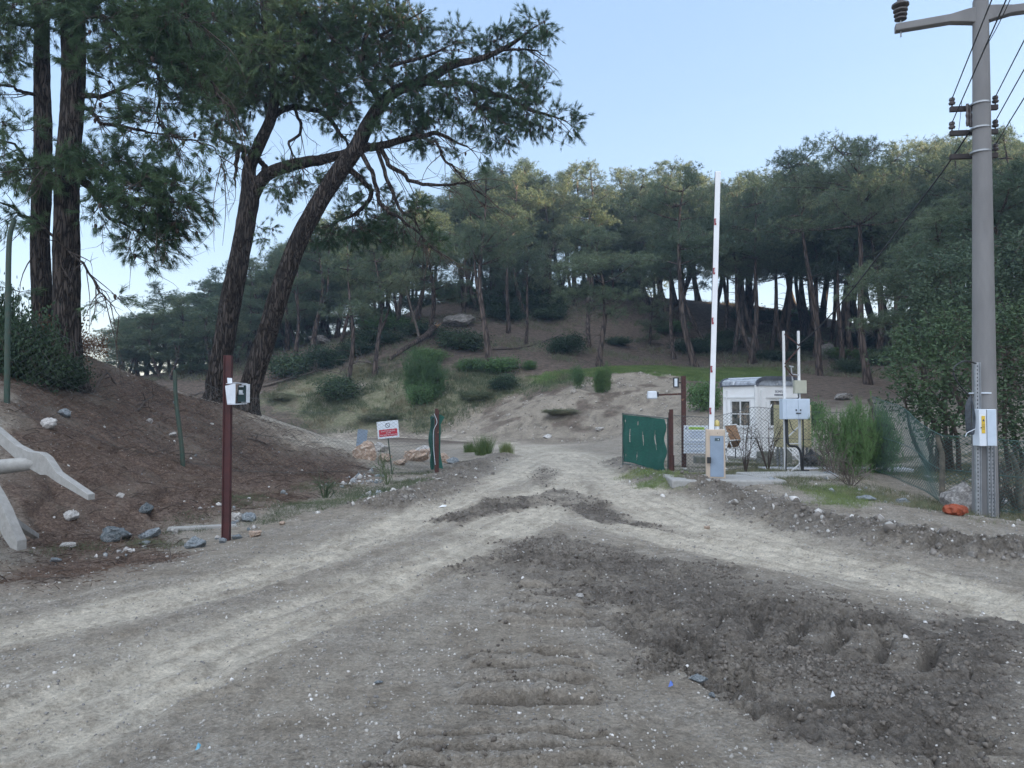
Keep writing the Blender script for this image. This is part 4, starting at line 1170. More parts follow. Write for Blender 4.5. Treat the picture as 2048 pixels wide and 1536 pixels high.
DARKM = mat('dark_rubber', (0.025, 0.027, 0.03), (0.015, 0.016, 0.018), 6, 0.6)
BEIGE = mat('beige_enamel', (0.52, 0.425, 0.335), (0.46, 0.375, 0.295), 5, 0.45, bmp=.05)
BLUEG = mat('grey_blue_enamel', (0.24, 0.31, 0.40), (0.21, 0.27, 0.35), 6, 0.5, bmp=.08)
CABB = mat('pale_blue_cabinet', (0.52, 0.60, 0.70), (0.46, 0.54, 0.63), 6, 0.5, bmp=.05)
CREAM = mat('cream_locker', (0.46, 0.42, 0.25), (0.38, 0.34, 0.20), 4, 0.6, bmp=.08)
SAGE = mat('sage_box', (0.42, 0.42, 0.34), (0.35, 0.35, 0.28), 5, 0.6)
CLOTH = mat('green_shade_net', (0.010, 0.095, 0.070), (0.008, 0.068, 0.052), 10, 0.75, bmp=0.5, bdist=.01, vscale=(1, 1, 3), c2=(0.02, 0.16, 0.12))
TANC = mat('tan_fabric', (0.36, 0.22, 0.13), (0.28, 0.16, 0.09), 9, 0.8)
REDM = mat('red_reflector', (0.26, 0.025, 0.035), (0.20, 0.02, 0.03), 9, 0.3)
REDS = mat('sign_red', (0.50, 0.015, 0.04), (0.42, 0.012, 0.03), 4, 0.4)
INK = mat('dark_ink', (0.04, 0.05, 0.09), (0.05, 0.06, 0.10), 4, 0.5)
INKB = mat('faded_blue_ink', (0.28, 0.36, 0.50), (0.24, 0.32, 0.45), 4, 0.5)
SIGNW = mat('sign_white', (0.68, 0.73, 0.79), (0.60, 0.66, 0.73), 3, 0.4)
LIME = mat('lime_band', (0.42, 0.62, 0.12), (0.36, 0.55, 0.10), 4, 0.5)
YEL = mat('yellow_sticker', (0.70, 0.48, 0.05), (0.62, 0.42, 0.04), 8, 0.5)
AMBER = mat('amber_lens', (0.62, 0.52, 0.20), (0.5, 0.40, 0.14), 8, 0.25)
WIRE = mat('fence_wire', (0.10, 0.12, 0.12), (0.07, 0.085, 0.085), 8, 0.6, 0.3)
WIREG = mat('green_fence_wire', (0.05, 0.10, 0.09), (0.07, 0.13, 0.12), 8, 0.6)
CABLE = mat('black_cable', (0.02, 0.022, 0.025), (0.03, 0.032, 0.035), 8, 0.55)
GREENP = mat('green_post_paint', (0.025, 0.06, 0.045), (0.05, 0.06, 0.045), 12, 0.7, c2=(0.13, 0.12, 0.09), hi=.66)
POSTW = mat('weathered_post', (0.16, 0.14, 0.11), (0.06, 0.065, 0.055), 7, 0.9, bmp=.3)
ORANGE = mat('orange_cloth', (0.30, 0.07, 0.03), (0.20, 0.045, 0.02), 12, 0.8, bmp=.4)
BAGM = mat('black_bag', (0.016, 0.017, 0.02), (0.025, 0.027, 0.03), 10, 0.35, bmp=.7, bdist=.02)
GLAZE = mat('insulator_glaze', (0.05, 0.042, 0.042), (0.09, 0.08, 0.078), 6, 0.35)
glm, nt, bs = newmat('window_glass')
bs.inputs['Base Color'].default_value = (0.10, 0.11, 0.10, 1); bs.inputs['Roughness'].default_value = 0.12
nn = noise_node(nt, 3.5, 5, .6, coords(nt, 'Object'), 1.6)
nt.links.new(ramp(nt, nn, [(0.35, (0.035, 0.04, 0.035)), (0.55, (0.12, 0.115, 0.10)), (0.63, (0.30, 0.24, 0.18)), (0.68, (0.09, 0.07, 0.06))]), bs.inputs['Base Color'])
GLASS = glm


def rockmat(name, c0, c1, c2):
    m, nt, bs = newmat(name)
    v = coords(nt, 'Object')
    n = noise_node(nt, 5, 8, .7, v, .6); n2 = noise_node(nt, 24, 6, .7, v)
    nt.links.new(ramp(nt, n, [(0.32, c0), (0.5, c1), (0.66, c2)]), bs.inputs['Base Color'])
    bs.inputs['Roughness'].default_value = .9; bs.inputs['Specular IOR Level'].default_value = .2
    b = bump(nt, bs, n, .7, .04); bump(nt, bs, n2, .6, .012, b)
    return m


RK_WHITE = rockmat('white_limestone', (0.22, 0.21, 0.20), (0.48, 0.46, 0.44), (0.66, 0.64, 0.62))
RK_GREY = rockmat('blue_grey_rock', (0.09, 0.11, 0.12), (0.22, 0.25, 0.27), (0.42, 0.43, 0.44))
RK_PINK = rockmat('pinkish_boulder', (0.26, 0.17, 0.13), (0.48, 0.36, 0.28), (0.62, 0.55, 0.48))
RK_DARK = rockmat('dark_rock', (0.06, 0.075, 0.08), (0.13, 0.15, 0.16), (0.30, 0.31, 0.32))
RK_OUT = rockmat('outcrop_rock', (0.10, 0.095, 0.09), (0.24, 0.225, 0.21), (0.42, 0.40, 0.38))


def rock_mesh(seed, cuts=12, sub=3, rough=.10):
    r = np.random.default_rng(seed)
    bm = bmesh.new(); bmesh.ops.create_icosphere(bm, subdivisions=sub, radius=1)
    V = np.array([v.co[:] for v in bm.verts])
    for _ in range(cuts):
        d = unit(r.normal(0, 1, 3)); h = r.uniform(.45, .8)
        s = V @ d; V = V - np.maximum(0, s - h)[:, None] * d
    V = V * (1 + rough * fbm(V[:, 0] * 2.5 + 9 + V[:, 2], V[:, 1] * 2.5 + seed + V[:, 2] * 2, 3, seed))[:, None]
    V = V + .05 * r.normal(0, 1, V.shape) * (np.abs(V[:, 2:3]) < 2)
    for v, c_ in zip(bm.verts, V): v.co = c_
    me = bpy.data.meshes.new('rock'); bm.to_mesh(me); bm.free()
    return me


ROCKS = [rock_mesh(200 + i) for i in range(8)]


def rock(u, v, w, hf, m, label, name='rock', cat='rock', sink=.3, group=None, asp=1.0, Y=None):
    """w = width in photo px; hf = height/width"""
    p = gp(u, v) if Y is None else xyz(u, Y)
    s = w * p.y / F / 2
    me = random.choice(ROCKS).copy(); me.materials.clear(); me.materials.append(m)
    o = link(bpy.data.objects.new(name, me))
    o.scale = (s * 1.12, s * 1.12 * asp, s * 1.25 * hf)
    o.location = p + Vector((0, s * .3, s * hf * (1 - sink)))
    o.rotation_euler = (random.uniform(-.2, .2), random.uniform(-.2, .2), random.uniform(0, 6.28))
    return tag(o, label, cat, group)


def text(body, size, m, M, parent, name='lettering', ext=0.0015, sx=1.0):
    cu = bpy.data.curves.new('t', 'FONT'); cu.body = body; cu.size = size; cu.extrude = ext
    cu.align_x = 'CENTER'; cu.align_y = 'CENTER'; cu.resolution_u = 2
    t = bpy.data.objects.new('t', cu); col.objects.link(t)
    me = bpy.data.meshes.new_from_object(t.evaluated_get(bpy.context.evaluated_depsgraph_get()))
    bpy.data.objects.remove(t); bpy.data.curves.remove(cu)
    me.materials.clear(); me.materials.append(m)
    me.transform(M @ Matrix.Scale(sx, 4, (1, 0, 0)) if sx != 1 else M)
    return link(bpy.data.objects.new(name, me), parent)


def frame(o, x, z):
    """matrix: origin o, local x along world vec x, local y up z, local z = outward normal"""
    x = Vector(x).normalized(); z = Vector(z).normalized(); n = x.cross(z).normalized()
    M = Matrix.Identity(4)
    for i in range(3): M[i][0] = x[i]; M[i][1] = z[i]; M[i][2] = n[i]; M[i][3] = o[i]
    return M


# ------------------------------------------------------------------ utility pole (right)
PB = xyz(1966, 11.0)
pole = empty('utility_pole', PB, 'tall round concrete electricity pole at the right with crossarms and insulators', 'utility pole')
base = Vector((PB.x, PB.y, PB.z - .5)); top = at(1961, 2, 11.0)
n = 24; t = np.linspace(0, 1, n)[:, None]
pts = np.array(base) * (1 - t) + np.array(top) * t
v, f, _ = tube_np(pts, np.linspace(.178, .105, n), 28)
mesh_np('shaft', v - np.array(PB), f, CONCD, pole, smooth=True)
inv = Matrix.Translation(-PB)
adir = Vector((1.06, -.36, 0)).normalized()
ac = at(1961, 30, 11.0)
def armsec(c, d, half, secs, w, m, name, parent):
    """arm made from (t, height, zoffset) sections along direction d"""
    s = Vector((-d.y, d.x, 0)); V = []; Fc = []
    for t_, hh, zo in secs:
        q = c + d * (t_ * half)
        for i, j in ((-1, -1), (1, -1), (1, 1), (-1, 1)): V.append(q + s * (i * w / 2) + Vector((0, 0, zo + j * hh / 2)))
    for k in range(len(secs) - 1):
        for i in range(4):
            j = (i + 1) % 4; Fc.append((k * 4 + i, k * 4 + j, (k + 1) * 4 + j, (k + 1) * 4 + i))
    Fc += [(3, 2, 1, 0), tuple((len(secs) - 1) * 4 + i for i in range(4))]
    return MB().add(V, Fc).build(name, m, parent, .012, inv=inv)
armsec(ac, adir, 1.16, [(-1, .11, -.02), (-.35, .12, 0), (-.16, .20, 0), (0, .26, -.01), (.16, .20, 0), (.35, .12, 0), (1, .11, -.02)], .14, CONCD, 'crossarm', pole)
for q in (-1.08, 0, 1.08):
    c0 = ac + adir * q + Vector((0, 0, -.10 if q else .05))
    ins = MB().lathe(c0, [(.012, -.06), (.012, .24)], 8).build('pin', GALV, pole, inv=inv)
    zs = .20 if q else .09
    pr = [(.05, zs), (.105, zs + .012), (.105, zs + .03), (.06, zs + .05), (.115, zs + .075), (.115, zs + .092), (.065, zs + .115), (.125, zs + .145), (.125, zs + .165), (.07, zs + .19), (.15, zs + .225), (.15, zs + .25), (.06, zs + .30), (.05, zs + .36), (.02, zs + .37)]
    MB().lathe(c0, [(a_ * .84, b_) for a_, b_ in pr], 20).build('insulator', GLAZE, pole, inv=inv)
WEND = []
for k, (v_, ) in enumerate([(208,), (257,), (305,)]):
    c0 = at(1961, v_, 11.0)
    c0 = c0 + Vector((0, -.0, 0))
    s = Vector((-adir.y, adir.x, 0))
    cc = c0 - s * (.125 + k * .005)
    cc = c0 + (Vector((0, -1, 0)) * (.0))
    fr = c0 + Vector((0, .165, 0))
    dd = Vector((1, -.12, 0)).normalized()
    MB().bar(fr - dd * .34, fr + dd * .34, .06, .075).build('small_crossarm', DARKR, pole, .004, inv=inv)
    rr_ = .128 + k * .004
    MB().lathe(c0, [(rr_, -.012), (rr_ + .006, -.012), (rr_ + .006, .012), (rr_, .012)], 20).build('band', GALV, pole, inv=inv)
    for sd in (-1, 1):
        e = fr + dd * (.31 * sd) + Vector((0, 0, .04))
        if k < 2 or sd > 0:
            MB().lathe(e, [(.012, -.03), (.012, .03), (.042, .035), (.048, .06), (.03, .08), (.042, .10), (.038, .13), (.015, .145)], 12).build('small_insulator', GLAZE, pole, inv=inv)
            WEND.append(e + Vector((0, 0, .12)))
# fuse holders between the two upper arms
for du, vv in ((-20, 232), (-26, 230)):
    q = at(1961 + du, vv, 11.1)
    MB().lathe(q, [(.02, -.17), (.026, -.12), (.018, -.05), (.03, 0), (.018, .05), (.026, .12), (.02, .17)], 10).build('fuse', GLAZE, pole, inv=inv)
# meter cabinet on the pole
mc = at(1969, 855, 10.75); mw, mh = .25, .53
mb = MB().box(mc, (mw, .16, mh)); box_ = mb.build('meter_cabinet', SIGNW, pole, .006, inv=inv)
MB().box(mc + Vector((.045, -.085, 0)), (.125, .012, mh - .012)).build('door', CABB, box_, .003, inv=inv)
MB().box(mc + Vector((-.019, -.083, 0)), (.004, .008, mh - .01)).build('seam', DARKM, box_, inv=inv)
st_ = MB().box(mc + Vector((-.068, -.083, .045)), (.05, .006, .25)).build('warning_sticker', YEL, box_, inv=inv)
q = mc + Vector((-.068, -.088, .11))
MB().add([q + Vector(a) for a in ((-.018, 0, -.018), (.018, 0, -.018), (0, 0, .018), (-.018, -.003, -.018), (.018, -.003, -.018), (0, -.003, .018))], [(0, 2, 1), (3, 4, 5), (0, 1, 4, 3), (1, 2, 5, 4), (2, 0, 3, 5)]).build('warning_mark', INK, st_, inv=inv)
for dz in (-.0, -.02, -.04, -.06): MB().box(mc + Vector((-.068, -.0875, .04 + dz)), (.036, .003, .006)).build('warning_text', INK, st_, inv=inv)
MB().lathe(mc + Vector((-.10, -.085, 0)), [(.008, -.008), (.008, .008)], 8).build('lock', DARKM, box_, inv=inv)
# slotted cable guards
def guard(u0, vtop, w, nm):
    a = at(u0, vtop, 10.83); b = at(u0 + 2, 1043, 10.83); b.z = PB.z - .2
    g = MB(); g.bar(a, b, w, .02, (0, 1, 0)); g.bar(a + Vector((-w / 2, -.018, 0)), b + Vector((-w / 2, -.018, 0)), .006, .03, (0, 1, 0)); g.bar(a + Vector((w / 2, -.018, 0)), b + Vector((w / 2, -.018, 0)), .006, .03, (0, 1, 0))
    go_ = g.build(nm, GALV, pole, inv=inv)
    h = MB(); L = (a - b).length; k = int(L / .055)
    for i in range(1, k):
        q = a + (b - a) * (i / k); h.box(q + Vector((0, -.013, 0)), (.012, .004, .024))
    h.build('slots', DARKM, go_, inv=inv)
guard(1953.5, 725, .075, 'cable_guard'); guard(1977, 890, .045, 'cable_guard'); guard(1984, 890, .04, 'cable_guard')
MB().bar(at(1992, 892, 10.9), at(1996, 1050, 10.9) - Vector((0, 0, .2)), .04, .04).build('conduit', DARKM, pole, inv=inv)
tp = at(1963, 786, 11); MB().lathe(tp, [(.160, -.012), (.164, -.012), (.164, .008), (.160, .008)], 24).build('white_tape', SIGNW, pole, inv=inv)
# looped spare cable
lp = curve([at(1952, 727, 10.8), at(1930, 722, 10.7), at(1908, 736, 10.65), at(1912, 760, 10.65), at(1935, 788, 10.7), at(1944, 795, 10.75)], 30)
v, f, _ = tube_np(lp, .011, 6); mesh_np('cable_loop', v - np.array(PB), f, CABLE, pole, smooth=True)
cl = MB()
for k in range(8):
    o = k * 1.3
    pts = curve([at(1941, 790, 10.72), at(1932 + o, 810, 10.7), at(1932 + o, 850, 10.7), at(1936 + o, 868, 10.72), at(1944 + o * .5, 862, 10.74), at(1946 + o * .4, 830, 10.74), at(1942, 792, 10.73)], 26)
    v, f, _ = tube_np(pts, .008, 5); cl.add(v.tolist(), [tuple(q) for q in f.tolist()])
cl.build('cable_coil', mat('bundled_cable', (0.06, 0.075, 0.09), (0.03, 0.035, 0.045), 20, .5), pole, inv=inv, smooth=True)
pts = curve([at(1931, 873, 10.68), at(1934, 866, 10.68), at(1944, 861, 10.7), at(1952, 857, 10.75)], 10)
v, f, _ = tube_np(pts, .006, 5); mesh_np('tie_wire', v - np.array(PB), f, SIGNW, pole)

# overhead wires, one thing each
def wire(name, label, pts, r=.006, group=None, m=CABLE, sides=5, n=40):
    P = curve(pts, n); v, f, _ = tube_np(P, r, sides)
    o = Vector(tuple(P[0])); ob = mesh_np(name, v - np.array(o), f, m, loc=o, smooth=True)
    return tag(ob, label, 'cable', group)
far_end = Vector((-11.5, -30, 1.0))
lbs = ['upper overhead wire tied to the left end of the top small crossarm', 'overhead wire tied to the right end of the top small crossarm', 'overhead wire tied to the left end of the middle small crossarm',
       'overhead wire tied to the right end of the middle small crossarm', 'lowest overhead wire, tied to the right end of the bottom small crossarm']
for k, e in enumerate(WEND):
    d = far_end + Vector((0, 0, e.z - .6))
    m1 = e.lerp(d, .33) - Vector((0, 0, .55)); m2 = e.lerp(d, .66) - Vector((0, 0, .55))
    wire('overhead_wire', lbs[k], [e, m1, m2, d], .008)
wire('overhead_wire', 'thin overhead wire crossing behind the pole just below the main crossarm', [at(1961, 110, 11.3), at(1990, 62, 10.3), at(2020, 0, 9.2), at(2070, -110, 7.6)], .006)
wire('service_cable', 'black service cable sagging from the pole down to the lattice mast', [at(1940, 262, 11.1), at(1925, 285, 11.3), at(1880, 350, 11.8), at(1800, 455, 12.8), at(1700, 585, 14), at(1640, 652, 14.8), at(1597, 690, 15.2)], .013, n=60)
wire('jumper_wire', 'thin wire hanging from the left insulators down behind the crossarms', [at(1924, 200, 11.2), at(1920, 240, 11.2), at(1915, 275, 11.3), at(1908, 300, 11.4)], .004)

# ------------------------------------------------------------------ barrier
bb = gp(1431, 962); bb = Vector((at(1431, 962, 13.5).x, 13.5, Zg(at(1431, 962, 13.5).x, 13.5)))
slab_z = bb.z + .05
sl = MB()
for (c_, s_, rz_) in (((0, 0, 0), (2.0, 1.1, .16), -.06),): sl.box(bb + Vector((.15, .1, -.03)), s_, rz_)
so_ = sl.build('concrete_slab', CONC, None, .03); tag(so_, kind='structure')
s2 = MB().box(Vector((bb.x + 1.55, 14.2, Zg(bb.x + 1.55, 14.2) - .02)), (1.7, .8, .14), .12).build('concrete_slab', CONC, None, .03); tag(s2, kind='structure')
BZ = Matrix.Translation(Vector((bb.x, bb.y, slab_z))) @ Matrix.Rotation(-.22, 4, 'Z')
bar = empty('barrier_gate', (bb.x, bb.y, slab_z), 'parking barrier with beige and grey-blue cabinet and white arm raised upright', 'barrier gate', None, -.22)
hb = MB(); hb.box((0, 0, .44), (.34, .30, .88), taper=.985); hb.build('cabinet', BEIGE, bar, .012)
MB().box((.02, -.158, .40), (.235, .014, .74)).build('door_panel', BLUEG, bar, .004)
MB().box((.02, -.162, .81), (.25, .012, .09)).build('head_panel', BEIGE, bar, .004)
lb_ = MB().box((.03, -.168, .70), (.09, .004, .05)).build('maker_plate', mat('plate_dark', (0.05, 0.09, 0.10), (0.04, 0.07, 0.08), 9, .5), bar)
MB().box((.045, -.171, .70), (.012, .003, .022)).build('plate_mark', SIGNW, lb_)
MB().lathe((.03, -.170, .815), [(.006, -.006), (.006, .006)], 8).build('lock', DARKM, bar)
be = MB().lathe((.03, -.02, .88), [(.045, 0), (.045, .05), (.03, .055)], 16).build('beacon', SIGNW, bar)
MB().lathe((.03, -.02, .935), [(.045, 0), (.05, .02), (.05, .06), (.042, .09), (.02, .11), (.0, .115)], 16).build('lens', AMBER, be, smooth=True)
MB().box((-.12, -.22, .33), (.07, .08, .11)).build('sensor_box', DARKM, bar, .005)
a0 = Vector((-.075, -.10, .70)); a1 = BZ.inverted() @ at(1436, 343, 13.4)
arm = MB().bar(a0, a1, .095, .04, (0, 1, 0)).build('arm', mat('arm_white', (0.74, 0.76, 0.79), (0.68, 0.70, 0.73), 3, .35, bmp=.03), bar, .008)
for v_ in (442, 541, 641, 738, 822, ):
    q = BZ.inverted() @ at(1431 - (v_ - 442) * .021, v_, 13.33)
    k = (q.z - a0.z) / (a1.z - a0.z); q = a0.lerp(a1, k) + Vector((-.026, -.024, 0))
    rf = MB().box(q, (.036, .008, .12)).build('red_reflector', REDM, arm, .002)
    MB().box(q + Vector((.012, -.005, .01)), (.008, .004, .07)).build('reflector_stripe', SIGNW, rf)
MB().bar(a0.lerp(a1, .01) + Vector((-.052, 0, 0)), a1 + Vector((-.052, 0, 0)), .008, .03, (0, 1, 0)).build('arm_edge', DARKM, arm)

# ------------------------------------------------------------------ green gate leaves with shade net
def netleaf(name, label, pA, pB, h, m, rips, wav=.02, post=None, wavy_end=0.0):
    """net hung between ground points pA (hinge) and pB; front faces the road"""
    root = empty(name, pA, label, 'gate')
    d = pB - pA; L = d.length; nx, nz = 110, 60
    side = Vector((-d.y, d.x, 0)).normalized()
    P = []; keep = []
    for i in range(nx + 1):
        for j in range(nz + 1):
            s = i / nx; t = j / nz
            z = .08 + (h - .10) * t - .03 * math.sin(s * 6) * (1 - t)
            w = wav * (math.sin(s * 23 + t * 2) * .5 + math.sin(s * 9 + 1)) + wav * .6 * math.sin(t * 9 + s * 4)
            ss = s
            if wavy_end: ss = s - wavy_end * (1 - s) ** 3 * (0 if True else 1) + (wavy_end * (1 - s) ** 4 * (1 + math.sin(t * 13)))
            p = d * ss + side * w; P.append((p.x, p.y, p.z * 1 + z))
    Fq = []
    for i in range(nx):
        for j in range(nz):
            s = (i + .5) / nx; t = (j + .5) / nz
            if any(abs(s - a) < w_ * (1 - abs((t - b) / hh)) for a, b, w_, hh in rips if abs(t - b) < hh): continue
            a = i * (nz + 1) + j; Fq.append((a, a + nz + 1, a + nz + 2, a + 1))
    ob = mesh_np('shade_net', np.array(P), np.array(Fq), CLOTH, root)
    sm = ob.modifiers.new('solid', 'SOLIDIFY'); sm.thickness = .006
    fr = MB(); z = Vector((0, 0, 1))
    fr.tube([z * .05, z * (h + .02)], .016, 8); fr.tube([d + z * .0, d + z * (h + .02)], .016, 8)
    fr.tube([z * h, d + z * h], .013, 8); fr.tube([z * .07, d + z * .05], .013, 8)
    fr.build('frame', mat('dull_green_tube', (0.05, 0.08, 0.07), (0.10, 0.11, 0.10), 8, .6), root)
    return root
gA = xyz(1335, 17.1); gB = xyz(1245, 18.7)
netleaf('gate_leaf', 'open right gate leaf covered with torn green shade net', gA, gB, 1.30, CLOTH,
        [(.24, .58, .016, .20), (.52, .56, .011, .19), (.80, .58, .014, .21), (.95, .86, .014, .05), (.64, .85, .020, .06), (.66, .17, .012, .10), (.93, .14, .012, .07)], .02, None, .03)
rp = xyz(1342, 17.0)
o = MB(); o.box((0, 0, .72), (.085, .06, 1.56)); o.box((-.05, .0, .68), (.012, .11, 1.5)); o.box((.05, .0, .2), (.012, .11, .5))
ob = o.build('gate_post', RUST, None, .004); ob.location = rp; tag(ob, 'rusty steel gate post at the right edge of the torn green net', 'gate post')
# left leaf seen edge-on
lA = xyz(873, 17.5); lB = xyz(862, 19.6)
netleaf('gate_leaf', 'left gate leaf with green shade net, swung open and seen edge-on', lA + Vector((-.04, .03, 0)), xyz(864, 19.0), 1.32, CLOTH, [], .05)
lp_ = empty('gate_post', lA, 'rusty double steel gate post between sandy slope and boulders, left of the road', 'gate post')
MB().box((0, 0, .72), (.07, .05, 1.6)).build('upright', RUST, lp_, .004)
MB().box((.05, 0, .70), (.02, .06, 1.56)).build('flange', RUST, lp_)
w_ = curve([(-.05, -.04, 1.4), (.02, -.05, 1.2), (-.06, -.05, 1.0), (-.06, -.05, .6), (-.02, -.05, .2)], 20); v, f, _ = tube_np(w_, .006, 5); mesh_np('tie_wire', v, f, SIGNW, lp_)
nr_ = MB()
P = [(.05, 0, 1.40), (.19, -.02, 1.32), (.10, 0, 1.15), (.09, 0, .5), (.16, -.01, .1), (.05, 0, .12)]
nr_.add([Vector(p) for p in P] + [Vector(p) + Vector((0, .02, 0)) for p in P], [(0, 1, 2), (0, 2, 5), (2, 3, 5), (3, 4, 5), (6, 8, 7), (6, 11, 8), (8, 11, 9), (9, 11, 10), (0, 6, 7, 1), (1, 7, 8, 2), (2, 8, 9, 3), (3, 9, 10, 4)]).build('net_scrap', CLOTH, lp_)

# ------------------------------------------------------------------ lamp post with bagged light
pp = xyz(1367, 19.2)
hp = at(1364, 752, 19.2).z - pp.z
lpst = empty('lamp_post', pp, 'brown steel post with a side arm, floodlight and bagged lamp, beside the information board', 'lamp post')
MB().box((0, 0, hp / 2 - .1), (.11, .09, hp + .2)).build('post', RUST, lpst, .005)
rel = lambda u, v, Y=19.1: at(u, v, Y) - pp
MB().bar(rel(1362, 788), rel(1312, 790), .045, .045).build('side_arm', RUST, lpst)
bg_ = MB().box(rel(1304, 790), (.25, .20, .20), taper=.9); bo = bg_.build('bagged_lamp', WHITEB, lpst, .03)
MB().box(rel(1315, 789), (.03, .16, .12)).build('clamp', DARKM, bo)
q = rel(1352, 765)
fl = MB().box(q, (.14, .07, .26)).build('floodlight', DARKM, lpst, .01)
MB().box(q + Vector((-.012, -.04, 0)), (.075, .012, .20)).build('lamp_glass', SIGNW, fl)
MB().bar(q + Vector((.05, 0, 0)), q + Vector((.13, 0, .0)), .03).build('bracket', DARKM, fl)
# information board
ic = at(1403, 879, 18.6); ig = xyz(1403, 18.6)
ib = empty('information_board', ic, 'white information board with a lime heading band, hung on the fence behind the barrier', 'sign board')
MI = frame(Vector((0, 0, 0)), (1, .04, -.015), (.01, 0, 1))
def flat(x, y, w, h, m, nm, par, d=.012, M=MI, t=.006):
    b_ = MB().box((x, y, d), (w, h, t), M=M); return b_.build(nm, m, par)
bd = flat(0, 0, .90, .70, SIGNW, 'board', ib, 0, t=.02)
flat(-.13, .28, .40, .065, LIME, 'heading_band', bd)
text('YEŞİL ALANIMIZ', .05, mat('lime_dark', (0.08, 0.22, 0.04), (0.10, 0.24, 0.05), 4, .5), MI @ Matrix.Translation((-.13, .28, .017)), bd, 'heading_text', sx=.9)
o = MB().add([MI @ Vector(p) for p in ((-.43, .25, .013), (-.35, .25, .013), (-.39, .32, .013), (-.43, .25, .019), (-.35, .25, .019), (-.39, .32, .019))], [(0, 2, 1), (3, 4, 5), (0, 1, 4, 3), (1, 2, 5, 4), (2, 0, 3, 5)]); o.build('triangle_mark', BLUEG, bd)
TX = MB()
for y, h in ((.19, .0),):
    pass
for k in range(6): TX.box((-.13, .205 - k * .034, .012), (.40 - .09 * (k % 2), .012, .006), M=MI)
for y0 in (-.05, -.16, -.27):
    for k in range(2): TX.box((-.13, y0 - k * .03, .012), (.40 - .05 * k, .010, .006), M=MI)
    for xx in (-.34, .08): TX.box((xx, y0 - .015, .012), (.004, .09, .006), M=MI)
for k in range(6): TX.box((.29, .24 - k * .09, .012), (.22 - .05 * (k % 3), .012, .006), M=MI)
TX.build('printed_lines', INKB, bd)
for y0 in (.13, .03, -.065, -.175, -.285):
    c_ = MI @ Vector((-.39, y0, .012))
    v = []; q = 14
    for rr2 in (.034, .026):
        for i in range(q): v.append(MI @ Vector((-.39 + rr2 * math.cos(i * 2 * math.pi / q), y0 + rr2 * math.sin(i * 2 * math.pi / q), .0135)))
    MB().add(v, [(i, (i + 1) % q, q + (i + 1) % q, q + i) for i in range(q)]).build('round_symbol', INKB, bd)

# ------------------------------------------------------------------ warning sign on the left
sg = xyz(786, 17.3); sc0 = at(776, 859, 17.25)
sn = empty('warning_sign', sg, 'tilted white and red no-entry construction sign on a thin dark post', 'sign')
MB().tube([Vector((0, 0, -.1)), sc0 - sg + Vector((-.06, .03, .30))], .014, 8).build('post', GREENP, sn)
MS = frame(sc0 - sg, (1, 0, .105), (-.09, 0, 1))
bd = flat(0, 0, .50, .40, SIGNW, 'board', sn, 0, MS, .008)
flat(.0, -.075, .425, .165, REDS, 'red_panel', bd, .006, MS, .003)
for y0, s_, tx in ((-.035, .042, 'ŞANTİYE ÇALIŞMA'), (-.078, .042, 'ALANI'), (-.125, .040, 'TEHLİKELİ VE YASAKTIR')):
    text(tx, s_, SIGNW, MS @ Matrix.Translation((0, y0, .010)), bd, 'sign_text', .001, .92)
v = []; q = 28
for rr2 in (.056, .044):
    for i in range(q): v.append(MS @ Vector((0 + rr2 * math.cos(i * 2 * math.pi / q), .098 + rr2 * math.sin(i * 2 * math.pi / q), .008)))
pm = MB().add(v, [(i, (i + 1) % q, q + (i + 1) % q, q + i) for i in range(q)])
pm.add([MS @ Vector((x_, y_ + .098, .0085)) for x_, y_ in ((-.038, .030), (-.030, .038), (.038, -.030), (.030, -.038))], [(0, 3, 2, 1)])
pm.build('prohibition_mark', INK, bd)

# ------------------------------------------------------------------ guard cabin
CC = Vector((at(1513, 900, 22.3).x, 22.3, 0)); CC.z = Zg(CC.x, CC.y) - .02
xr = Vector((math.cos(R(33)), math.sin(R(33)), 0)); xl = Vector((-math.sin(R(33)), math.cos(R(33)), 0))
SW, SL, CH = 2.12, 1.27, 2.36
cb = empty('guard_cabin', CC, 'small white prefabricated guard cabin with a rounded grey roof', 'cabin')
def cp(a, b, z): return xr * a + xl * b + Vector((0, 0, z))
# walls as panels with real openings
def wall(org, dx, n, L, H, ops, th=.05):
    """wall panel from org along dx with openings (x0,x1,z0,z1); n = outward"""
    xs = sorted({0, L, *[o_[0] for o_ in ops], *[o_[1] for o_ in ops]}); zs = sorted({0, H, *[o_[2] for o_ in ops], *[o_[3] for o_ in ops]})
    mb = MB()
    for i in range(len(xs) - 1):
        for j in range(len(zs) - 1):
            cx, cz = (xs[i] + xs[i + 1]) / 2, (zs[j] + zs[j + 1]) / 2
            if any(o_[0] < cx < o_[1] and o_[2] < cz < o_[3] for o_ in ops): continue
            P = []
            for k in (0, 1):
                for X, Z in ((xs[i], zs[j]), (xs[i + 1], zs[j]), (xs[i + 1], zs[j + 1]), (xs[i], zs[j + 1])):
                    P.append(org + dx * X + Vector((0, 0, Z)) - n * (th * k))
            mb.add(P, [(0, 1, 2, 3), (7, 6, 5, 4), (0, 4, 5, 1), (1, 5, 6, 2), (2, 6, 7, 3), (3, 7, 4, 0)])
    return mb
nL = -xr; nR = -xl                      # outward normals of the left and right visible faces
owin = (.20, .98, .92, 1.74)
wL = wall(cp(0, 0, .12), xl, nL, SL, CH - .12, [owin])
wL.build('left_wall', WHITEC, cb)
owin2 = (.62, 1.50, .92, 1.76)
wR = wall(cp(.002, 0, .12), xr, nR, SW, CH - .12, [owin2]); wR.build('front_wall', WHITEC, cb)
wall(cp(SW, 0, .12), xl, xr, SL, CH - .12, []).build('right_wall', WHITEC, cb)
wall(cp(.003, SL, .12), xr, xl, SW - .006, CH - .12, []).build('rear_wall', WHITEC, cb)
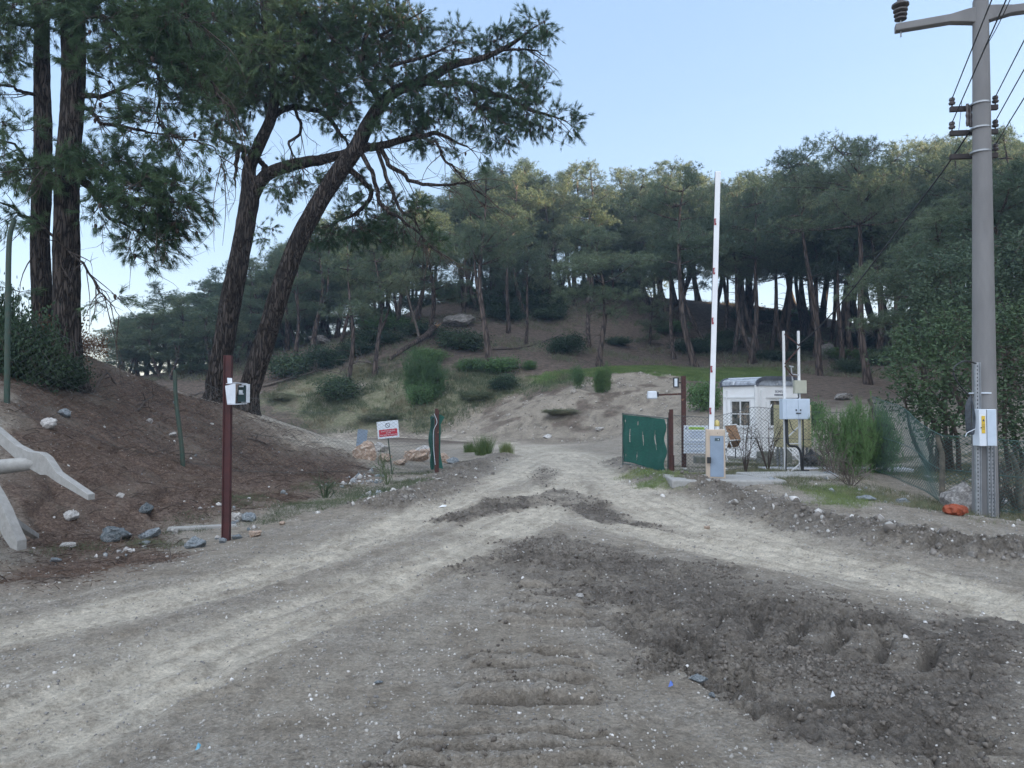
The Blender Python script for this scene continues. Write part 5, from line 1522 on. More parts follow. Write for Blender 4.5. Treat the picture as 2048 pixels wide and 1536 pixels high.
MB().add([cp(*p) for p in ((.06, .06, .13), (SW - .06, .06, .13), (SW - .06, SL - .06, .13), (.06, SL - .06, .13))], [(0, 1, 2, 3)]).build('floor', DEADWOOD, cb)
# rounded roof: profile across the left face, extruded along xr
pr = []
for i in range(17):
    a = math.pi * i / 16; cs = math.cos(a)
    pr.append((SW / 2 - math.copysign(abs(cs) ** .55, cs) * (SW / 2 + .03), CH - .06 + math.sin(a) ** .7 * .27))
V = []
for a_ in (-.04, SL + .04):
    for b_, z_ in pr: V.append(cp(b_, a_, z_))
nP = len(pr)
Fc = [(i, nP + i, nP + i + 1, i + 1) for i in range(nP - 1)] + [tuple(range(nP))[::-1], tuple(nP + i for i in range(nP))]
rf = MB().add(V, Fc).build('roof', ROOFM, cb)
tr_ = MB()
for a_ in (-.055, SL + .055):
    for i in range(nP - 1): tr_.bar(cp(pr[i][0], a_, pr[i][1] - .03), cp(pr[i + 1][0], a_, pr[i + 1][1] - .03), .05, .11)
tr_.bar(cp(pr[0][0] - .02, -.05, pr[0][1] - .0), cp(pr[0][0] - .02, SL + .05, pr[0][1] - .0), .03, .035)
tr_.build('roof_edge', mat('dark_trim', (0.06, 0.07, 0.09), (0.10, 0.11, 0.13), 6, .5), rf)
rl_ = MB()
for k in (2, 5, 8, 11, 14): rl_.bar(cp(pr[k][0], 0, pr[k][1] + .012), cp(pr[k][0], SL, pr[k][1] + .012), .025, .025)
rl_.build('roof_rib', SIGNW, rf)
# ribs, corner post and trims
tm = MB()
tm.bar(cp(-.025, -.025, .1), cp(-.025, -.025, CH - .05), .10, .10)
tm.build('corner_post', WHITEP, cb, .02)
tm = MB()
for x_ in (.0, ): pass
for z_ in (1.94, .74): tm.bar(cp(-.012, .08, z_), cp(-.012, SL - .02, z_), .025, .05)
for x_ in (1.10,): tm.bar(cp(-.012, x_, .15), cp(-.012, x_, CH - .2), .05, .025)
for z_ in (1.94, .70): tm.bar(cp(.45, -.012, z_), cp(SW - .02, -.012, z_), .025, .05)
for x_ in (.22, .45): tm.bar(cp(x_, -.012, .15), cp(x_, -.012, 1.8 if x_ > .4 else CH - .2), .05, .025)
tm.build('wall_trim', WHITEP, cb)
def window(org, dx, n, L, H, nm, cross):
    fr = MB(); z = Vector((0, 0, 1)); q = org - n * .02
    fr.bar(q + z * .02, q + dx * L + z * .02, .04, .05); fr.bar(q + z * (H - .02), q + dx * L + z * (H - .02), .04, .05)
    fr.bar(q + dx * .02 + z * .045, q + dx * .02 + z * (H - .045), .05, .04, n); fr.bar(q + dx * (L - .02) + z * .045, q + dx * (L - .02) + z * (H - .045), .05, .04, n)
    if cross:
        fr.bar(q + dx * L * .52 + z * .045, q + dx * L * .52 + z * (H - .045), .04, .03, n)
        fr.bar(q + dx * .045 + z * H * .48, q + dx * (L * .52 - .02) + z * H * .48, .03, .03); fr.bar(q + dx * (L * .52 + .02) + z * H * .48, q + dx * (L - .045) + z * H * .48, .03, .03)
    w = fr.build('window', WHITEP, cb)
    a = q - n * .008; MB().add([a + dx * .03 + z * .03, a + dx * (L - .03) + z * .03, a + dx * (L - .03) + z * (H - .03), a + dx * .03 + z * (H - .03)], [(0, 1, 2, 3)]).build('pane', GLASS, w)
    MB().bar(org + n * .03 - z * .02 - dx * .05, org + n * .03 - z * .02 + dx * (L + .05), .09, .03).build('sill', WHITEP, w)
window(cp(0, owin[0], .12 + owin[2]), xl, nL, owin[1] - owin[0], owin[3] - owin[2], 'w', True)
window(cp(owin2[0], 0, .12 + owin2[2]), xr, nR, owin2[1] - owin2[0], owin2[3] - owin2[2], 'w', False)
MT = frame(cp(1.12, -.004, 2.12), xr, (0, 0, 1))
text('EKSMETAL', .10, INK, MT, cb, 'lettering')
for k in range(9): MB().box((-.24 + k * .06, -.10, .002), (.042, .045, .004), M=MT).build('faded_character', INK, cb)
cdt = curve([cp(.66, -.05, 1.72), cp(.58, -.05, 1.62), cp(.50, -.05, 1.50), cp(.49, -.05, 1.30), cp(.49, -.05, 1.05)], 16); v, f, _ = tube_np(cdt, .02, 7)
mesh_np('cable_duct', v, f, WHITEP, cb, smooth=True)
MB().lathe(cp(.68, -.07, 1.72), [(.02, -.04), (.035, -.01), (.02, .03)], 8).build('camera', DARKM, cb)
pf = MB()
for a_ in (.1, SW - .1):
    for b_ in (.1, SL - .1): pf.bar(cp(a_, b_, -.15), cp(a_, b_, .12), .1)
pf.bar(cp(.1, .1, .06), cp(SW - .1, SL - .1, .06), .04)
pf.bar(cp(.1, SL - .1, .06), cp(SW - .1, .1, .055), .04)
pf.bar(cp(.05, .05, .09), cp(.15, .15, .09), .06)
pf.bar(cp(0, .03, .075), cp(SW, .03, .075), .08, .09); pf.bar(cp(.03, .07, .075), cp(.03, SL, .075), .08, .09)
pf.build('base_frame', CONC, cb)
# yard slab round the cabin
q = CC + xr * .9 + xl * .2
ys = MB().box(Vector((q.x, q.y - .3, Zg(q.x, q.y) - .03)), (4.2, 3.0, .10), .12).build('concrete_slab', CONC, None, .02); tag(ys, kind='structure')
ys = MB().box(xyz(1640, 16.4) + Vector((.3, 0, -.02)), (3.2, .55, .10), -.03).build('concrete_slab', mat('pale_slab', (0.48, 0.49, 0.52), (0.40, 0.41, 0.44), 6, .8), None, .02); tag(ys, kind='structure')
# blocks in front of the cabin
for u, Y, sx_, sz_, rz_, lb in [(1530, 20.6, .42, .36, .1, 'mossy concrete block in front of the cabin corner'), (1400, 20.8, .34, .22, 0, 'low concrete block seen under the information board'), (1566, 20.9, .36, .42, .3, 'dark rough block beneath the cream locker')]:
    p = xyz(u, Y); o = MB().box((0, 0, sz_ / 2 - .02), (sx_, .3, sz_)).build('concrete_block', mat('mossy_block', (0.20, 0.20, 0.18), (0.11, 0.12, 0.09), 6, .95, bmp=.5, bdist=.02), None, .03); o.location = p; o.rotation_euler = (0, 0, rz_); tag(o, lb, 'block')

# ------------------------------------------------------------------ cream locker + lattice mast with cabinets
lk = xyz(1584, 17.6); lz = at(1584, 894, 17.6).z - lk.z
lo = empty('metal_locker', lk, 'cream metal locker standing behind the lattice mast, beside the cabin', 'locker')
MB().box((0, 0, lz + .50), (.74, .42, 1.0)).build('body', CREAM, lo, .008)
MB().box((.06, -.217, lz + .50), (.56, .012, .95)).build('door', CREAM, lo, .004)
MB().box((-.235, -.215, lz + .50), (.012, .012, .98)).build('seam', DARKM, lo)
hv = MB()
hv.box((.30, -.226, lz + .52), (.05, .006, .84))
hv.build('louvre', mat('cream_dark', (0.34, 0.31, 0.18), (0.30, 0.27, 0.15), 5, .6), lo)
for x_ in (-.3, .3):
    MB().box((x_, -.1, lz / 2), (.04, .04, lz)).build('leg', GALV, lo); MB().box((x_, .15, lz / 2), (.04, .04, lz)).build('leg', GALV, lo)
ms = xyz(1584, 15.4)
mst = empty('lattice_mast', ms, 'white two-legged lattice mast carrying a pale blue electric cabinet', 'mast')
hm_ = at(1584, 662, 15.4).z - ms.z; hw = .155
for s_ in (-1, 1): MB().bar((s_ * hw, 0, -.1), (s_ * hw - .01, 0, hm_), .045, .045).build('leg', WHITEP, mst, .003)
def br(a, b, m, w=.028): return MB().bar(a, b, w, .02).build('brace', m, mst)
zz = lambda v_: at(1584, v_, 15.4).z - ms.z
br((-hw, -.03, zz(668)), (hw, -.03, zz(692)), RUST); br((hw, -.03, zz(695)), (-hw, -.03, zz(728)), RUST); br((-hw, -.03, zz(732)), (0, -.03, zz(752)), RUST)
br((hw, -.03, zz(850)), (-hw, -.03, zz(878)), WHITEP); br((-hw, -.03, zz(887)), (hw, -.03, zz(887)), WHITEP); br((-hw, -.03, zz(892)), (hw, -.03, zz(924)), WHITEP); br((hw, -.03, zz(926)), (-hw, -.03, zz(950)), WHITEP)
ca = Vector((.0, -.13, zz(818)))
cbx = MB().box(ca, (.56, .20, .42)).build('electric_cabinet', CABB, mst, .006)
for s_ in (-1, 1):
    dr = MB().box(ca + Vector((.035 + s_ * .122, -.106, 0)), (.235, .012, .40)).build('door', CABB, cbx, .004)
    MB().lathe(ca + Vector((.035 + s_ * .045, -.118, -.02)), [(.014, -.014), (.014, .014)], 8).build('lock', DARKM, dr)
MB().box(ca + Vector((.035, -.122, -.085)), (.10, .02, .02)).build('latch', DARKM, cbx)
MB().box(Vector((.14, -.06, zz(774))), (.24, .13, .27)).build('junction_box', SAGE, mst, .006)
for pts, r_ in ([[(-.13, -.05, zz(838)), (-.13, -.07, zz(875)), (-.10, -.07, zz(890)), (.06, -.07, zz(893)), (.14, -.06, zz(905)), (.16, -.05, zz(930)), (.17, -.05, .0)], .024],
                [[(-.16, -.05, zz(838)), (-.16, -.07, zz(900)), (-.15, -.06, zz(945)), (0, -.1, .01), (.3, -.1, .02)], .014], [[(.2, -.05, zz(838)), (.2, -.06, zz(900)), (.19, -.06, 0)], .016],
                [[(.1, -.08, zz(788)), (.06, -.16, zz(797)), (-.1, -.1, zz(799))], .012], [[(-.08, -.06, zz(840)), (-.04, -.1, zz(858)), (.04, -.06, zz(862))], .009]):
    v, f, _ = tube_np(curve([Vector(p) for p in pts], 26), r_, 7); mesh_np('cable', v, f, CABLE, mst, smooth=True)
an = MB()
an.bar((.02, -.02, zz(775)), (-.02, -.02, zz(735)), .02); an.bar((-.06, -.02, zz(748)), (.14, -.02, zz(750)), .02); an.bar((-.06, -.02, zz(732)), (.03, -.02, zz(734)), .025); an.bar((.02, -.02, zz(760)), (-.05, -.02, zz(744)), .015)
an.build('aerial_bracket', GALV, mst)
# rubbish bag
def bag(u, Y, w, label, m, name='rubbish_bag', cat='bag', hf=.9, knot=True):
    p = xyz(u, Y); s = w * Y / F / 2
    bm = bmesh.new(); bmesh.ops.create_icosphere(bm, subdivisions=4, radius=1)
    for q in bm.verts:
        c_ = q.co; k = 1 + .16 * math.sin(c_.x * 7 + c_.z * 3) * math.cos(c_.y * 6) + .08 * math.sin(c_.x * 15 + c_.y * 13)
        z = c_.z * hf * k; 
        if knot and c_.z > .82: z += (c_.z - .82) * 2.2; k *= .6
        q.co = Vector((c_.x * k, c_.y * k * .8, max(z, -.5)))
        q.co *= s
    me = bpy.data.meshes.new(name); bm.to_mesh(me); bm.free(); me.materials.append(m)
    o = link(bpy.data.objects.new(name, me)); o.location = p + Vector((0, 0, s * .45)); return tag(o, label, cat)
bag(1622, 17.3, 44, 'black rubbish bag tied at the top, right of the cream locker', BAGM)
bag(1906, 10.1, 44, 'orange cloth heap at the foot of the bent wooden fence post', ORANGE, 'orange_cloth', 'cloth', .5, False)

# ------------------------------------------------------------------ folding lounge chair leaning on its side
chp = xyz(1478, 19.3)
ch = empty('lounge_chair', chp, 'white framed folding chair with tan fabric standing before the cabin', 'chair')
cr = lambda u, v, Y=19.3: at(u, v, Y) - chp
for nm, a, b in [('rail', (1448, 851, 19.2), (1468, 905, 19.2)), ('rail', (1473, 849, 19.4), (1494, 896, 19.4)), ('leg', (1450, 900, 19.4), (1455, 921, 19.3)), ('leg', (1474, 893, 19.6), (1484, 917, 19.5)),
                 ('rail', (1448, 851, 19.2), (1473, 849, 19.4)), ('rail', (1457, 881, 19.2), (1483, 880, 19.4)), ('leg', (1452, 897, 19.3), (1477, 895, 19.5)), ('arm', (1450, 878, 19.0), (1456, 866, 19.1))]:
    MB().tube([cr(*a), cr(*b)], .016, 8).build(nm, WHITEP, ch)
MB().add([cr(1450, 852, 19.22), cr(1472, 850, 19.38), cr(1482, 879, 19.38), cr(1458, 880, 19.22)] + [cr(1450, 852, 19.24), cr(1472, 850, 19.40), cr(1482, 879, 19.40), cr(1458, 880, 19.24)],
         [(0, 1, 2, 3), (7, 6, 5, 4), (0, 4, 5, 1), (1, 5, 6, 2), (2, 6, 7, 3), (3, 7, 4, 0)]).build('backrest', TANC, ch)
MB().add([cr(1458, 882, 19.22), cr(1482, 881, 19.38), cr(1476, 892, 19.8), cr(1454, 894, 19.7)] + [cr(1458, 883, 19.24), cr(1482, 882, 19.40), cr(1476, 894, 19.82), cr(1454, 896, 19.72)],
         [(0, 1, 2, 3), (7, 6, 5, 4), (0, 4, 5, 1), (1, 5, 6, 2), (2, 6, 7, 3), (3, 7, 4, 0)]).build('seat', TANC, ch)
for u in (1452, 1471): MB().tube([cr(u, 896, 19.6), cr(u, 916, 19.6)], .014, 7).build('leg', DARKM, ch)

# ------------------------------------------------------------------ chain link fences
def chainlink(name, label, path, h, m, cell=.075, r=.0028, sagf=0.05, posts=None, lean=0.0, topw=True):
    """path: ground points; diagonal wires really woven across the panel"""
    P = np.array([tuple(p) for p in path]); seg = np.linalg.norm(np.diff(P[:, :2], axis=0), axis=1); S = np.concatenate([[0], np.cumsum(seg)]); L = S[-1]
    hs = np.array(h) if hasattr(h, '__len__') else np.full(len(P), h)
    def W(s, t):
        x = np.interp(s, S, P[:, 0]); y = np.interp(s, S, P[:, 1]); z = np.interp(s, S, P[:, 2]); hh = np.interp(s, S, hs)
        return np.stack([x + .02 * np.sin(s * 3 + t * 4), y + .05 * np.sin(s * 2.1 + t * 3) + lean * t * hh, z + t * (hh - sagf * np.abs(np.sin(s * 1.7)) ) + .03], -1)
    root = empty(name, P[0], label, 'fence'); H = hs.max(); parts = []
    nn_ = int((L + H) / cell)
    for sg_ in (1, -1):
        for i in range(nn_):
            s0 = i * cell - (H if sg_ > 0 else 0)
            t = np.linspace(0, 1, 9); s = s0 + sg_ * t * H
            k = (s >= 0) & (s <= L)
            if k.sum() < 2: continue
            q = W(s[k], t[k]); parts.append(tube_np(q, r, 3)[:2])
    v, f = join_np(parts); ob = mesh_np('mesh_wires', v - P[0], f, m, root)
    ln = []
    for t in ((0.02, .5, .99) if topw else (.5,)):
        s = np.linspace(0, L, 30); ln.append(tube_np(W(s, np.full(30, t)), r * 1.5, 4)[:2])
    v, f = join_np(ln); mesh_np('line_wires', v - P[0], f, m, root)
    return root
X = xyz
chainlink('chain_link_fence', 'sagging grey chain-link fence from the rusty gate post past the cabin', [X(1348, 17.0), X(1420, 16.9), X(1500, 16.7), X(1580, 16.5), X(1680, 16.2), X(1742, 16.0)], [1.35, 1.3, 1.42, 1.35, 1.25, 1.2], WIRE, .085, .0034)
chainlink('chain_link_fence', 'green wire fence sloping down from the crossed posts to the concrete pole', [X(1745, 15.6), X(1790, 14.5), X(1840, 13.3), X(1882, 12.3), X(1960, 11.9), X(2040, 11.6), X(2140, 11.2)], [1.6, 1.5, 1.3, 1.15, 1.2, 1.2, 1.2], WIREG, .085, .0042)
chainlink('chain_link_fence', 'faint wire fence running along the foot of the embankment to the left gate post', [X(365, 13.6), X(480, 14.6), X(600, 15.6), X(700, 16.5), X(790, 17.05), X(868, 17.5)], [1.75, 1.6, 1.45, 1.4, 1.35, 1.3], WIRE, .11, .0018, .12)
chainlink('chain_link_fence', 'faint wire fence on the embankment at the left edge, below the dark shrubs', [X(10, 11.5), X(120, 12.3), X(240, 12.9), X(360, 13.6)], [1.8, 1.7, 1.6, 1.7], WIRE, .12, .0015, .15)
def bentpost(pts, r, m, label, name='fence_post', cat='fence post'):
    P = curve(pts, 16); P[0][2] -= .2
    v, f, _ = tube_np(P, np.linspace(r, r * .8, 16), 9)
    o = Vector(tuple(P[1])); ob = mesh_np(name, v - np.array(o), f, m, loc=o, smooth=True); return tag(ob, label, cat)
bp = lambda u, v, Y: at(u, v, Y)
g = gp(368, 968); bentpost([X(368, 13.6), bp(362, 880, 13.6), bp(352, 800, 13.6), bp(350, 740, 13.6)], .042, GREENP, 'crooked dark green fence post alone on the brown embankment')
bentpost([X(14, 12.0), bp(16, 620, 12), bp(17, 520, 12), bp(20, 470, 12), bp(29, 438, 12)], .045, GREENP, 'tall green post with a bent tip at the left edge, amid the shrubs')
bentpost([X(1882, 12.2), bp(1884, 970, 12.2), bp(1885, 915, 12.2), bp(1880, 895, 12.2), bp(1874, 870, 12.2)], .045, POSTW, 'bent wooden-looking fence post left of the concrete pole, by the pale boulder')
bentpost([X(2038, 11.8), bp(2037, 960, 11.8), bp(2033, 935, 11.8), bp(2022, 905, 11.8)], .045, POSTW, 'fence post with a bent top right of the concrete pole')
bentpost([X(1742, 15.8), bp(1741, 900, 15.8), bp(1737, 860, 15.8)], .045, GREENP, 'upright green post of the crossed pair behind the dry twigs')
bentpost([X(1694, 15.2), bp(1712, 900, 15.3), bp(1738, 855, 15.5), bp(1748, 825, 15.6), bp(1738, 798, 15.6)], .05, POSTW, 'slanting brace post with a hooked top, crossing the upright green post')

# ------------------------------------------------------------------ left: red post with broken white box
rp = Vector((at(454, 1052, 9.8).x, 9.8, 0)); rp.z = Zg(rp.x, rp.y)
rt = at(458, 711, 9.8)
po = empty('steel_post', rp, 'dark red rusty steel post standing in the rubble, white box fixed near its top', 'post')
dv = rt - rp
MB().bar(Vector((0, 0, -.2)), dv, .085, .075, (0, 1, 0)).build('post', REDP, po, .004)
MB().bar(Vector((-.047, -.005, -.15)), dv + Vector((-.047, -.005, 0)), .012, .10, (0, 1, 0)).build('flange', REDP, po)
be = at(471, 787, 9.68)
bx = empty('broken_box', be, 'open broken white plastic box with a raised flap, fixed to the dark red post', 'box')
R2 = Matrix.Rotation(.5, 4, 'Z')
q = MB()
def pl(a, b, c_, d, t=(0, .008, 0)):
    P = [Vector(a), Vector(b), Vector(c_), Vector(d)]; t = Vector(t); q.add(P + [p + t for p in P], [(0, 1, 2, 3), (7, 6, 5, 4), (0, 4, 5, 1), (1, 5, 6, 2), (2, 6, 7, 3), (3, 7, 4, 0)])
q = MB(); pl((-.10, -.02, -.135), (.035, -.10, -.135), (.035, -.10, .13), (-.13, -.02, .10)); q.build('front_panel', WHITEB, bx)
q = MB(); pl((.135, .03, -.12), (.145, .10, -.12), (.145, .10, .125), (.135, .03, .125), (.008, 0, 0)); pl((.135, .10, -.12), (.035, .12, -.12), (.035, .12, .125), (.135, .10, .125)); q.build('side_panel', WHITEB, bx)
q = MB(); pl((-.12, -.02, .125), (.035, -.10, .135), (.145, .03, .128), (.02, .10, .125), (0, 0, .006)); q.build('top_panel', WHITEB, bx)
q = MB(); pl((-.10, -.02, -.14), (.035, -.10, -.14), (.145, .03, -.13), (.02, .10, -.13), (0, 0, -.006)); q.build('bottom_panel', WHITEB, bx)
q = MB(); pl((-.09, -.04, .13), (-.02, -.07, .13), (-.03, -.05, .20), (-.10, -.03, .205)); q.build('flap', WHITEB, bx)
MB().box((.055, .04, .02), (.04, .04, .05)).build('terminal', SIGNW, bx); MB().box((.06, .04, .095), (.05, .04, .02)).build('terminal', SIGNW, bx); MB().box((.06, .04, -.005), (.05, .04, .015)).build('terminal', SIGNW, bx)
MB().box((.05, .09, 0), (.10, .02, .22)).build('inner_board', mat('circuit_dark', (0.02, 0.05, 0.05), (0.03, 0.06, 0.06), 20, .6), bx)

# concrete crossarm poles lying at the left edge
cpA = empty('concrete_pole', at(-40, 940, 8.6), 'pale concrete pole with winged crossarm lying propped at the left edge, upper piece', 'concrete pole')
iv = Matrix.Translation(-at(-40, 940, 8.6))
v, f, _ = tube_np(curve([at(-420, 985, 8.4), at(-150, 952, 8.5), at(0, 934, 8.6), at(75, 926, 8.6)], 12), np.linspace(.12, .072, 12), 20)
o_ = mesh_np('shaft', v - np.array(at(-40, 940, 8.6)), f, CONC, cpA, smooth=True)
def plank(secs, m, nm, par, iv, th):
    """secs: (u, v_top, v_bottom, Y)"""
    V = []; Fc = []
    for u, vt, vb, Y in secs:
        a = at(u, vt, Y); b = at(u, vb, Y); V += [a, b, b + Vector((th * .3, th, 0)), a + Vector((th * .3, th, 0))]
    for k in range(len(secs) - 1):
        for i in range(4):
            j = (i + 1) % 4; Fc.append((k * 4 + i, (k + 1) * 4 + i, (k + 1) * 4 + j, k * 4 + j))
    Fc += [(0, 1, 2, 3), tuple((len(secs) - 1) * 4 + i for i in (3, 2, 1, 0))]
    return MB().add(V, Fc).build(nm, m, par, .005, inv=iv)
plank([(-90, 790, 812, 8.9), (-20, 848, 872, 8.75), (30, 890, 917, 8.65), (56, 903, 936, 8.55), (80, 906, 950, 8.5), (92, 915, 950, 8.5), (112, 945, 964, 8.4), (176, 989, 1001, 8.2)], CONC, 'crossarm', cpA, iv, .09)
c2 = at(0, 1040, 8.0)
cpB = empty('concrete_crossarm', c2, 'second pale concrete crossarm piece standing on the grass at the left edge, forked', 'concrete crossarm')
iv = Matrix.Translation(-c2)
plank([(-60, 905, 950, 8.2), (-10, 988, 1040, 8.1), (6, 1018, 1075, 8.05), (20, 1052, 1096, 8.0), (34, 1082, 1102, 8.0)], CONC, 'stem', cpB, iv, .11)
plank([(8, 1025, 1042, 8.1), (30, 1045, 1058, 8.4), (66, 1070, 1079, 8.9)], CONC, 'wing', cpB, iv, .08)

# faint blue-grey mesh panel left of the sign
p = xyz(722, 24); o = MB().box((0, 0, .35), (.32, .03, .62)).build('sheet_metal', BLUEG, None, .004); o.location = p; o.rotation_euler = (0, .1, .3); tag(o, 'small blue-grey sheet metal panel standing behind the boulders', 'panel')

# ------------------------------------------------------------------ rocks and boulders
for a in [
    (92, 850, 38, .62, RK_WHITE, 'white and grey rock resting on the brown embankment at the left'),
    (126, 828, 28, .6, RK_GREY, 'grey mottled rock just above right of the white embankment rock'),
    (298, 850, 16, .7, RK_WHITE, 'small pinkish white rock on the embankment left of the crooked post'),
    (345, 880, 18, .6, RK_WHITE, 'white rock beside the crooked green fence post'),
    (142, 1043, 30, .85, RK_WHITE, 'pale orange-white rock between the concrete pieces and the dark stones'),
    (222, 1086, 62, .62, RK_DARK, 'largest dark blue-grey rock at the roadside, left of the red post'),
    (296, 1078, 42, .55, RK_GREY, 'layered grey rock right of the largest dark rock'),
    (290, 1034, 28, .85, RK_DARK, 'dark upright rock behind the layered grey rock'),
    (388, 1096, 40, .65, RK_GREY, 'half white half dark rock nearest the dirt road'),
    (474, 1044, 24, 1.0, RK_WHITE, 'pointed white rock right of the red post foot'),
    (494, 1044, 28, .85, RK_GREY, 'triangular blue-grey rock beside the pointed white one'),
    (462, 1050, 20, .4, RK_GREY, 'flat pale stone at the very foot of the red post'),
    (474, 1078, 20, .65, RK_GREY, 'grey wedge-shaped stone on the road edge before the red post'),
    (508, 1073, 26, .6, RK_PINK, 'beige wedge-shaped stone on the road edge, right of the grey wedge'),
    (348, 1066, 16, .9, RK_WHITE, 'small whitish stone at the left end of the flat slab by the post'),
    (445, 1085, 16, .9, RK_GREY, 'upright small grey stone below the red post'),
    (565, 1050, 13, .8, RK_PINK, 'small cream stone on the gravel right of the red post'),
    (110, 1118, 22, .5, RK_GREY, 'rounded grey stone on the brown soil at the lower left'),
    (135, 1100, 30, .35, RK_WHITE, 'flat white broken stone at the lower left'),
    (240, 1010, 16, .8, RK_WHITE, 'small white stone on the soil, left of the dark upright rock'),
    (730, 918, 48, .95, RK_PINK, 'largest pinkish boulder behind the warning sign, leftmost of the heap'),
    (760, 902, 32, .7, RK_WHITE, 'rounded whitish boulder behind the warning sign'),
    (768, 922, 30, .7, RK_PINK, 'orange-pink boulder lying at the sign post'),
    (830, 922, 58, .55, RK_PINK, 'broad pinkish boulder left of the left gate post'),
    (800, 930, 30, .5, RK_PINK, 'low brownish boulder between the sign post and the broad boulder'),
    (852, 908, 40, .5, RK_WHITE, 'pale boulder partly behind the left gate post'),
    (888, 926, 26, 1.0, RK_PINK, 'yellowish boulder right of the left gate post'),
    (905, 930, 28, .5, RK_GREY, 'grey flat boulder at the right end of the heap'),
    (1660, 955, 22, .7, RK_GREY, 'pale grey stone on the verge right of the lattice mast'),
    (1735, 1000, 36, .35, RK_GREY, 'flat grey rounded stone on the right bank'),
    (1810, 1008, 26, .6, RK_GREY, 'rounded stone on the right bank near the wire fence'),
    (1397, 1362, 34, .5, RK_GREY, 'smooth flat grey-green cobble at the edge of the churned mud'),
    (1484, 1395, 16, .8, RK_WHITE, 'small white angular stone in the churned mud'),
    (1424, 1393, 16, .7, RK_GREY, 'small blue-grey stone beside the smooth cobble'),
    (1160, 1203, 17, .5, RK_WHITE, 'bright white stone lying alone in the centre of the road'),
    (1415, 1056, 13, .7, RK_PINK, 'round tan cobble on the right wheel track'),
    (757, 1365, 22, .3, RK_GREY, 'flat grey slate piece on the left track'),
    (920, 650, 70, .5, RK_OUT, 'pale rock outcrop high on the slope left of the thick reddish trunk'),
    (860, 660, 50, .4, RK_OUT, 'weathered outcrop above the splintered log'),
    (640, 690, 60, .35, RK_OUT, 'grey outcrop between the slim trunks on the left slope'),
    (735, 700, 40, .5, RK_OUT, 'whitish outcrop by the pale double trunk'),
    (1485, 690, 40, .7, RK_OUT, 'pale outcrop above the cabin, right of the barrier arm'),
    (1655, 715, 46, .8, RK_OUT, 'large pale rock among the trunks right of the lattice mast top'),
    (1690, 800, 44, .4, RK_OUT, 'pale broken rock on the bank between mast and leafy tree'),
    (1560, 690, 30, .6, RK_OUT, 'grey rock beside the top of the lattice mast'),
    (1200, 862, 20, .5, RK_WHITE, 'white stone where the far road meets the sandy slope'),
    (1095, 876, 20, .4, RK_WHITE, 'low whitish stone at the bend of the far road'),
]: rock(*a)
rock(1925, 1030, 100, .75, RK_OUT, 'big grey-white boulder behind the fence, left of the concrete pole', 'boulder', 'boulder', .45, None, .7, 11.6)

# stone slab, litter
o = MB().box((0, 0, .02), (.95, .16, .05), taper=.95).build('stone_slab', CONC, None, .012); o.location = gp(405, 1058); o.rotation_euler = (0, 0, .35); tag(o, 'long flat pale slab lying left of the red post foot', 'slab')
def scrap(u, v, w, m, label):
    p = gp(u, v); s = w * p.y / F / 2
    P = [(-s, -s * .6, .01), (s * .9, -s * .8, .02), (s, s * .7, .03), (-s * .4, s, .012), (0, 0, .045)]
    ob = MB().add(P, [(0, 1, 4), (1, 2, 4), (2, 3, 4), (3, 0, 4), (3, 2, 1, 0)]).build('litter', m); ob.location = p; tag(ob, label, 'litter')
scrap(1341, 1380, 10, mat('blue_plastic', (0.08, 0.16, 0.50), (0.06, 0.12, 0.4), 20, .4), 'crumpled bright blue plastic scrap on the gravel')
scrap(1665, 1400, 9, SIGNW, 'small white scrap lying in the churned mud')
scrap(396, 1503, 9, mat('cyan_plastic', (0.15, 0.40, 0.55), (0.12, 0.34, 0.5), 20, .4), 'tiny light blue scrap near the bottom left')
scrap(885, 1013, 16, WHITEP, 'flat pale chip on the left wheel track')
# ------------------------------------------------------------------ dead wood
def branchy(name, label, pts, r0, r1, twigs, m=DEADWOOD, cat='fallen branch', seed=1, L=.6, cr=None):
    r = np.random.default_rng(seed)
    P = curve(pts, 26); parts = [tube_np(P, np.linspace(r0, r1, 26), 8)[:2]]
    for _ in range(twigs):
        k = int(r.integers(4, 25)); b = P[k]; d = unit(r.normal(0, 1, 3) * [1, .7, .8] + (P[min(25, k + 1)] - P[k]) * 3 + [0, 0, .35]); l = L * r.uniform(.4, 1.2)
        e = b + d * l; q = curve([b, (b + e) / 2 + r.normal(0, .07 * l, 3), e], 7); parts.append(tube_np(q, np.linspace(r1 * 1.0 + .006, .004, 7), 4)[:2])
        if r.random() < .6:
            e2 = q[4] + unit(r.normal(0, 1, 3) + d) * l * .4; parts.append(tube_np(curve([q[3], e2], 4), np.linspace(.008, .003, 4), 4)[:2])
    v, f = join_np(parts); o = Vector(tuple(P[0])); ob = mesh_np(name, v - np.array(o), f, m, loc=o, smooth=True); return tag(ob, label, cat)


def onground(lst, up=.06): return [gp(u, v) + Vector((0, 0, up + dz)) for u, v, dz in lst]
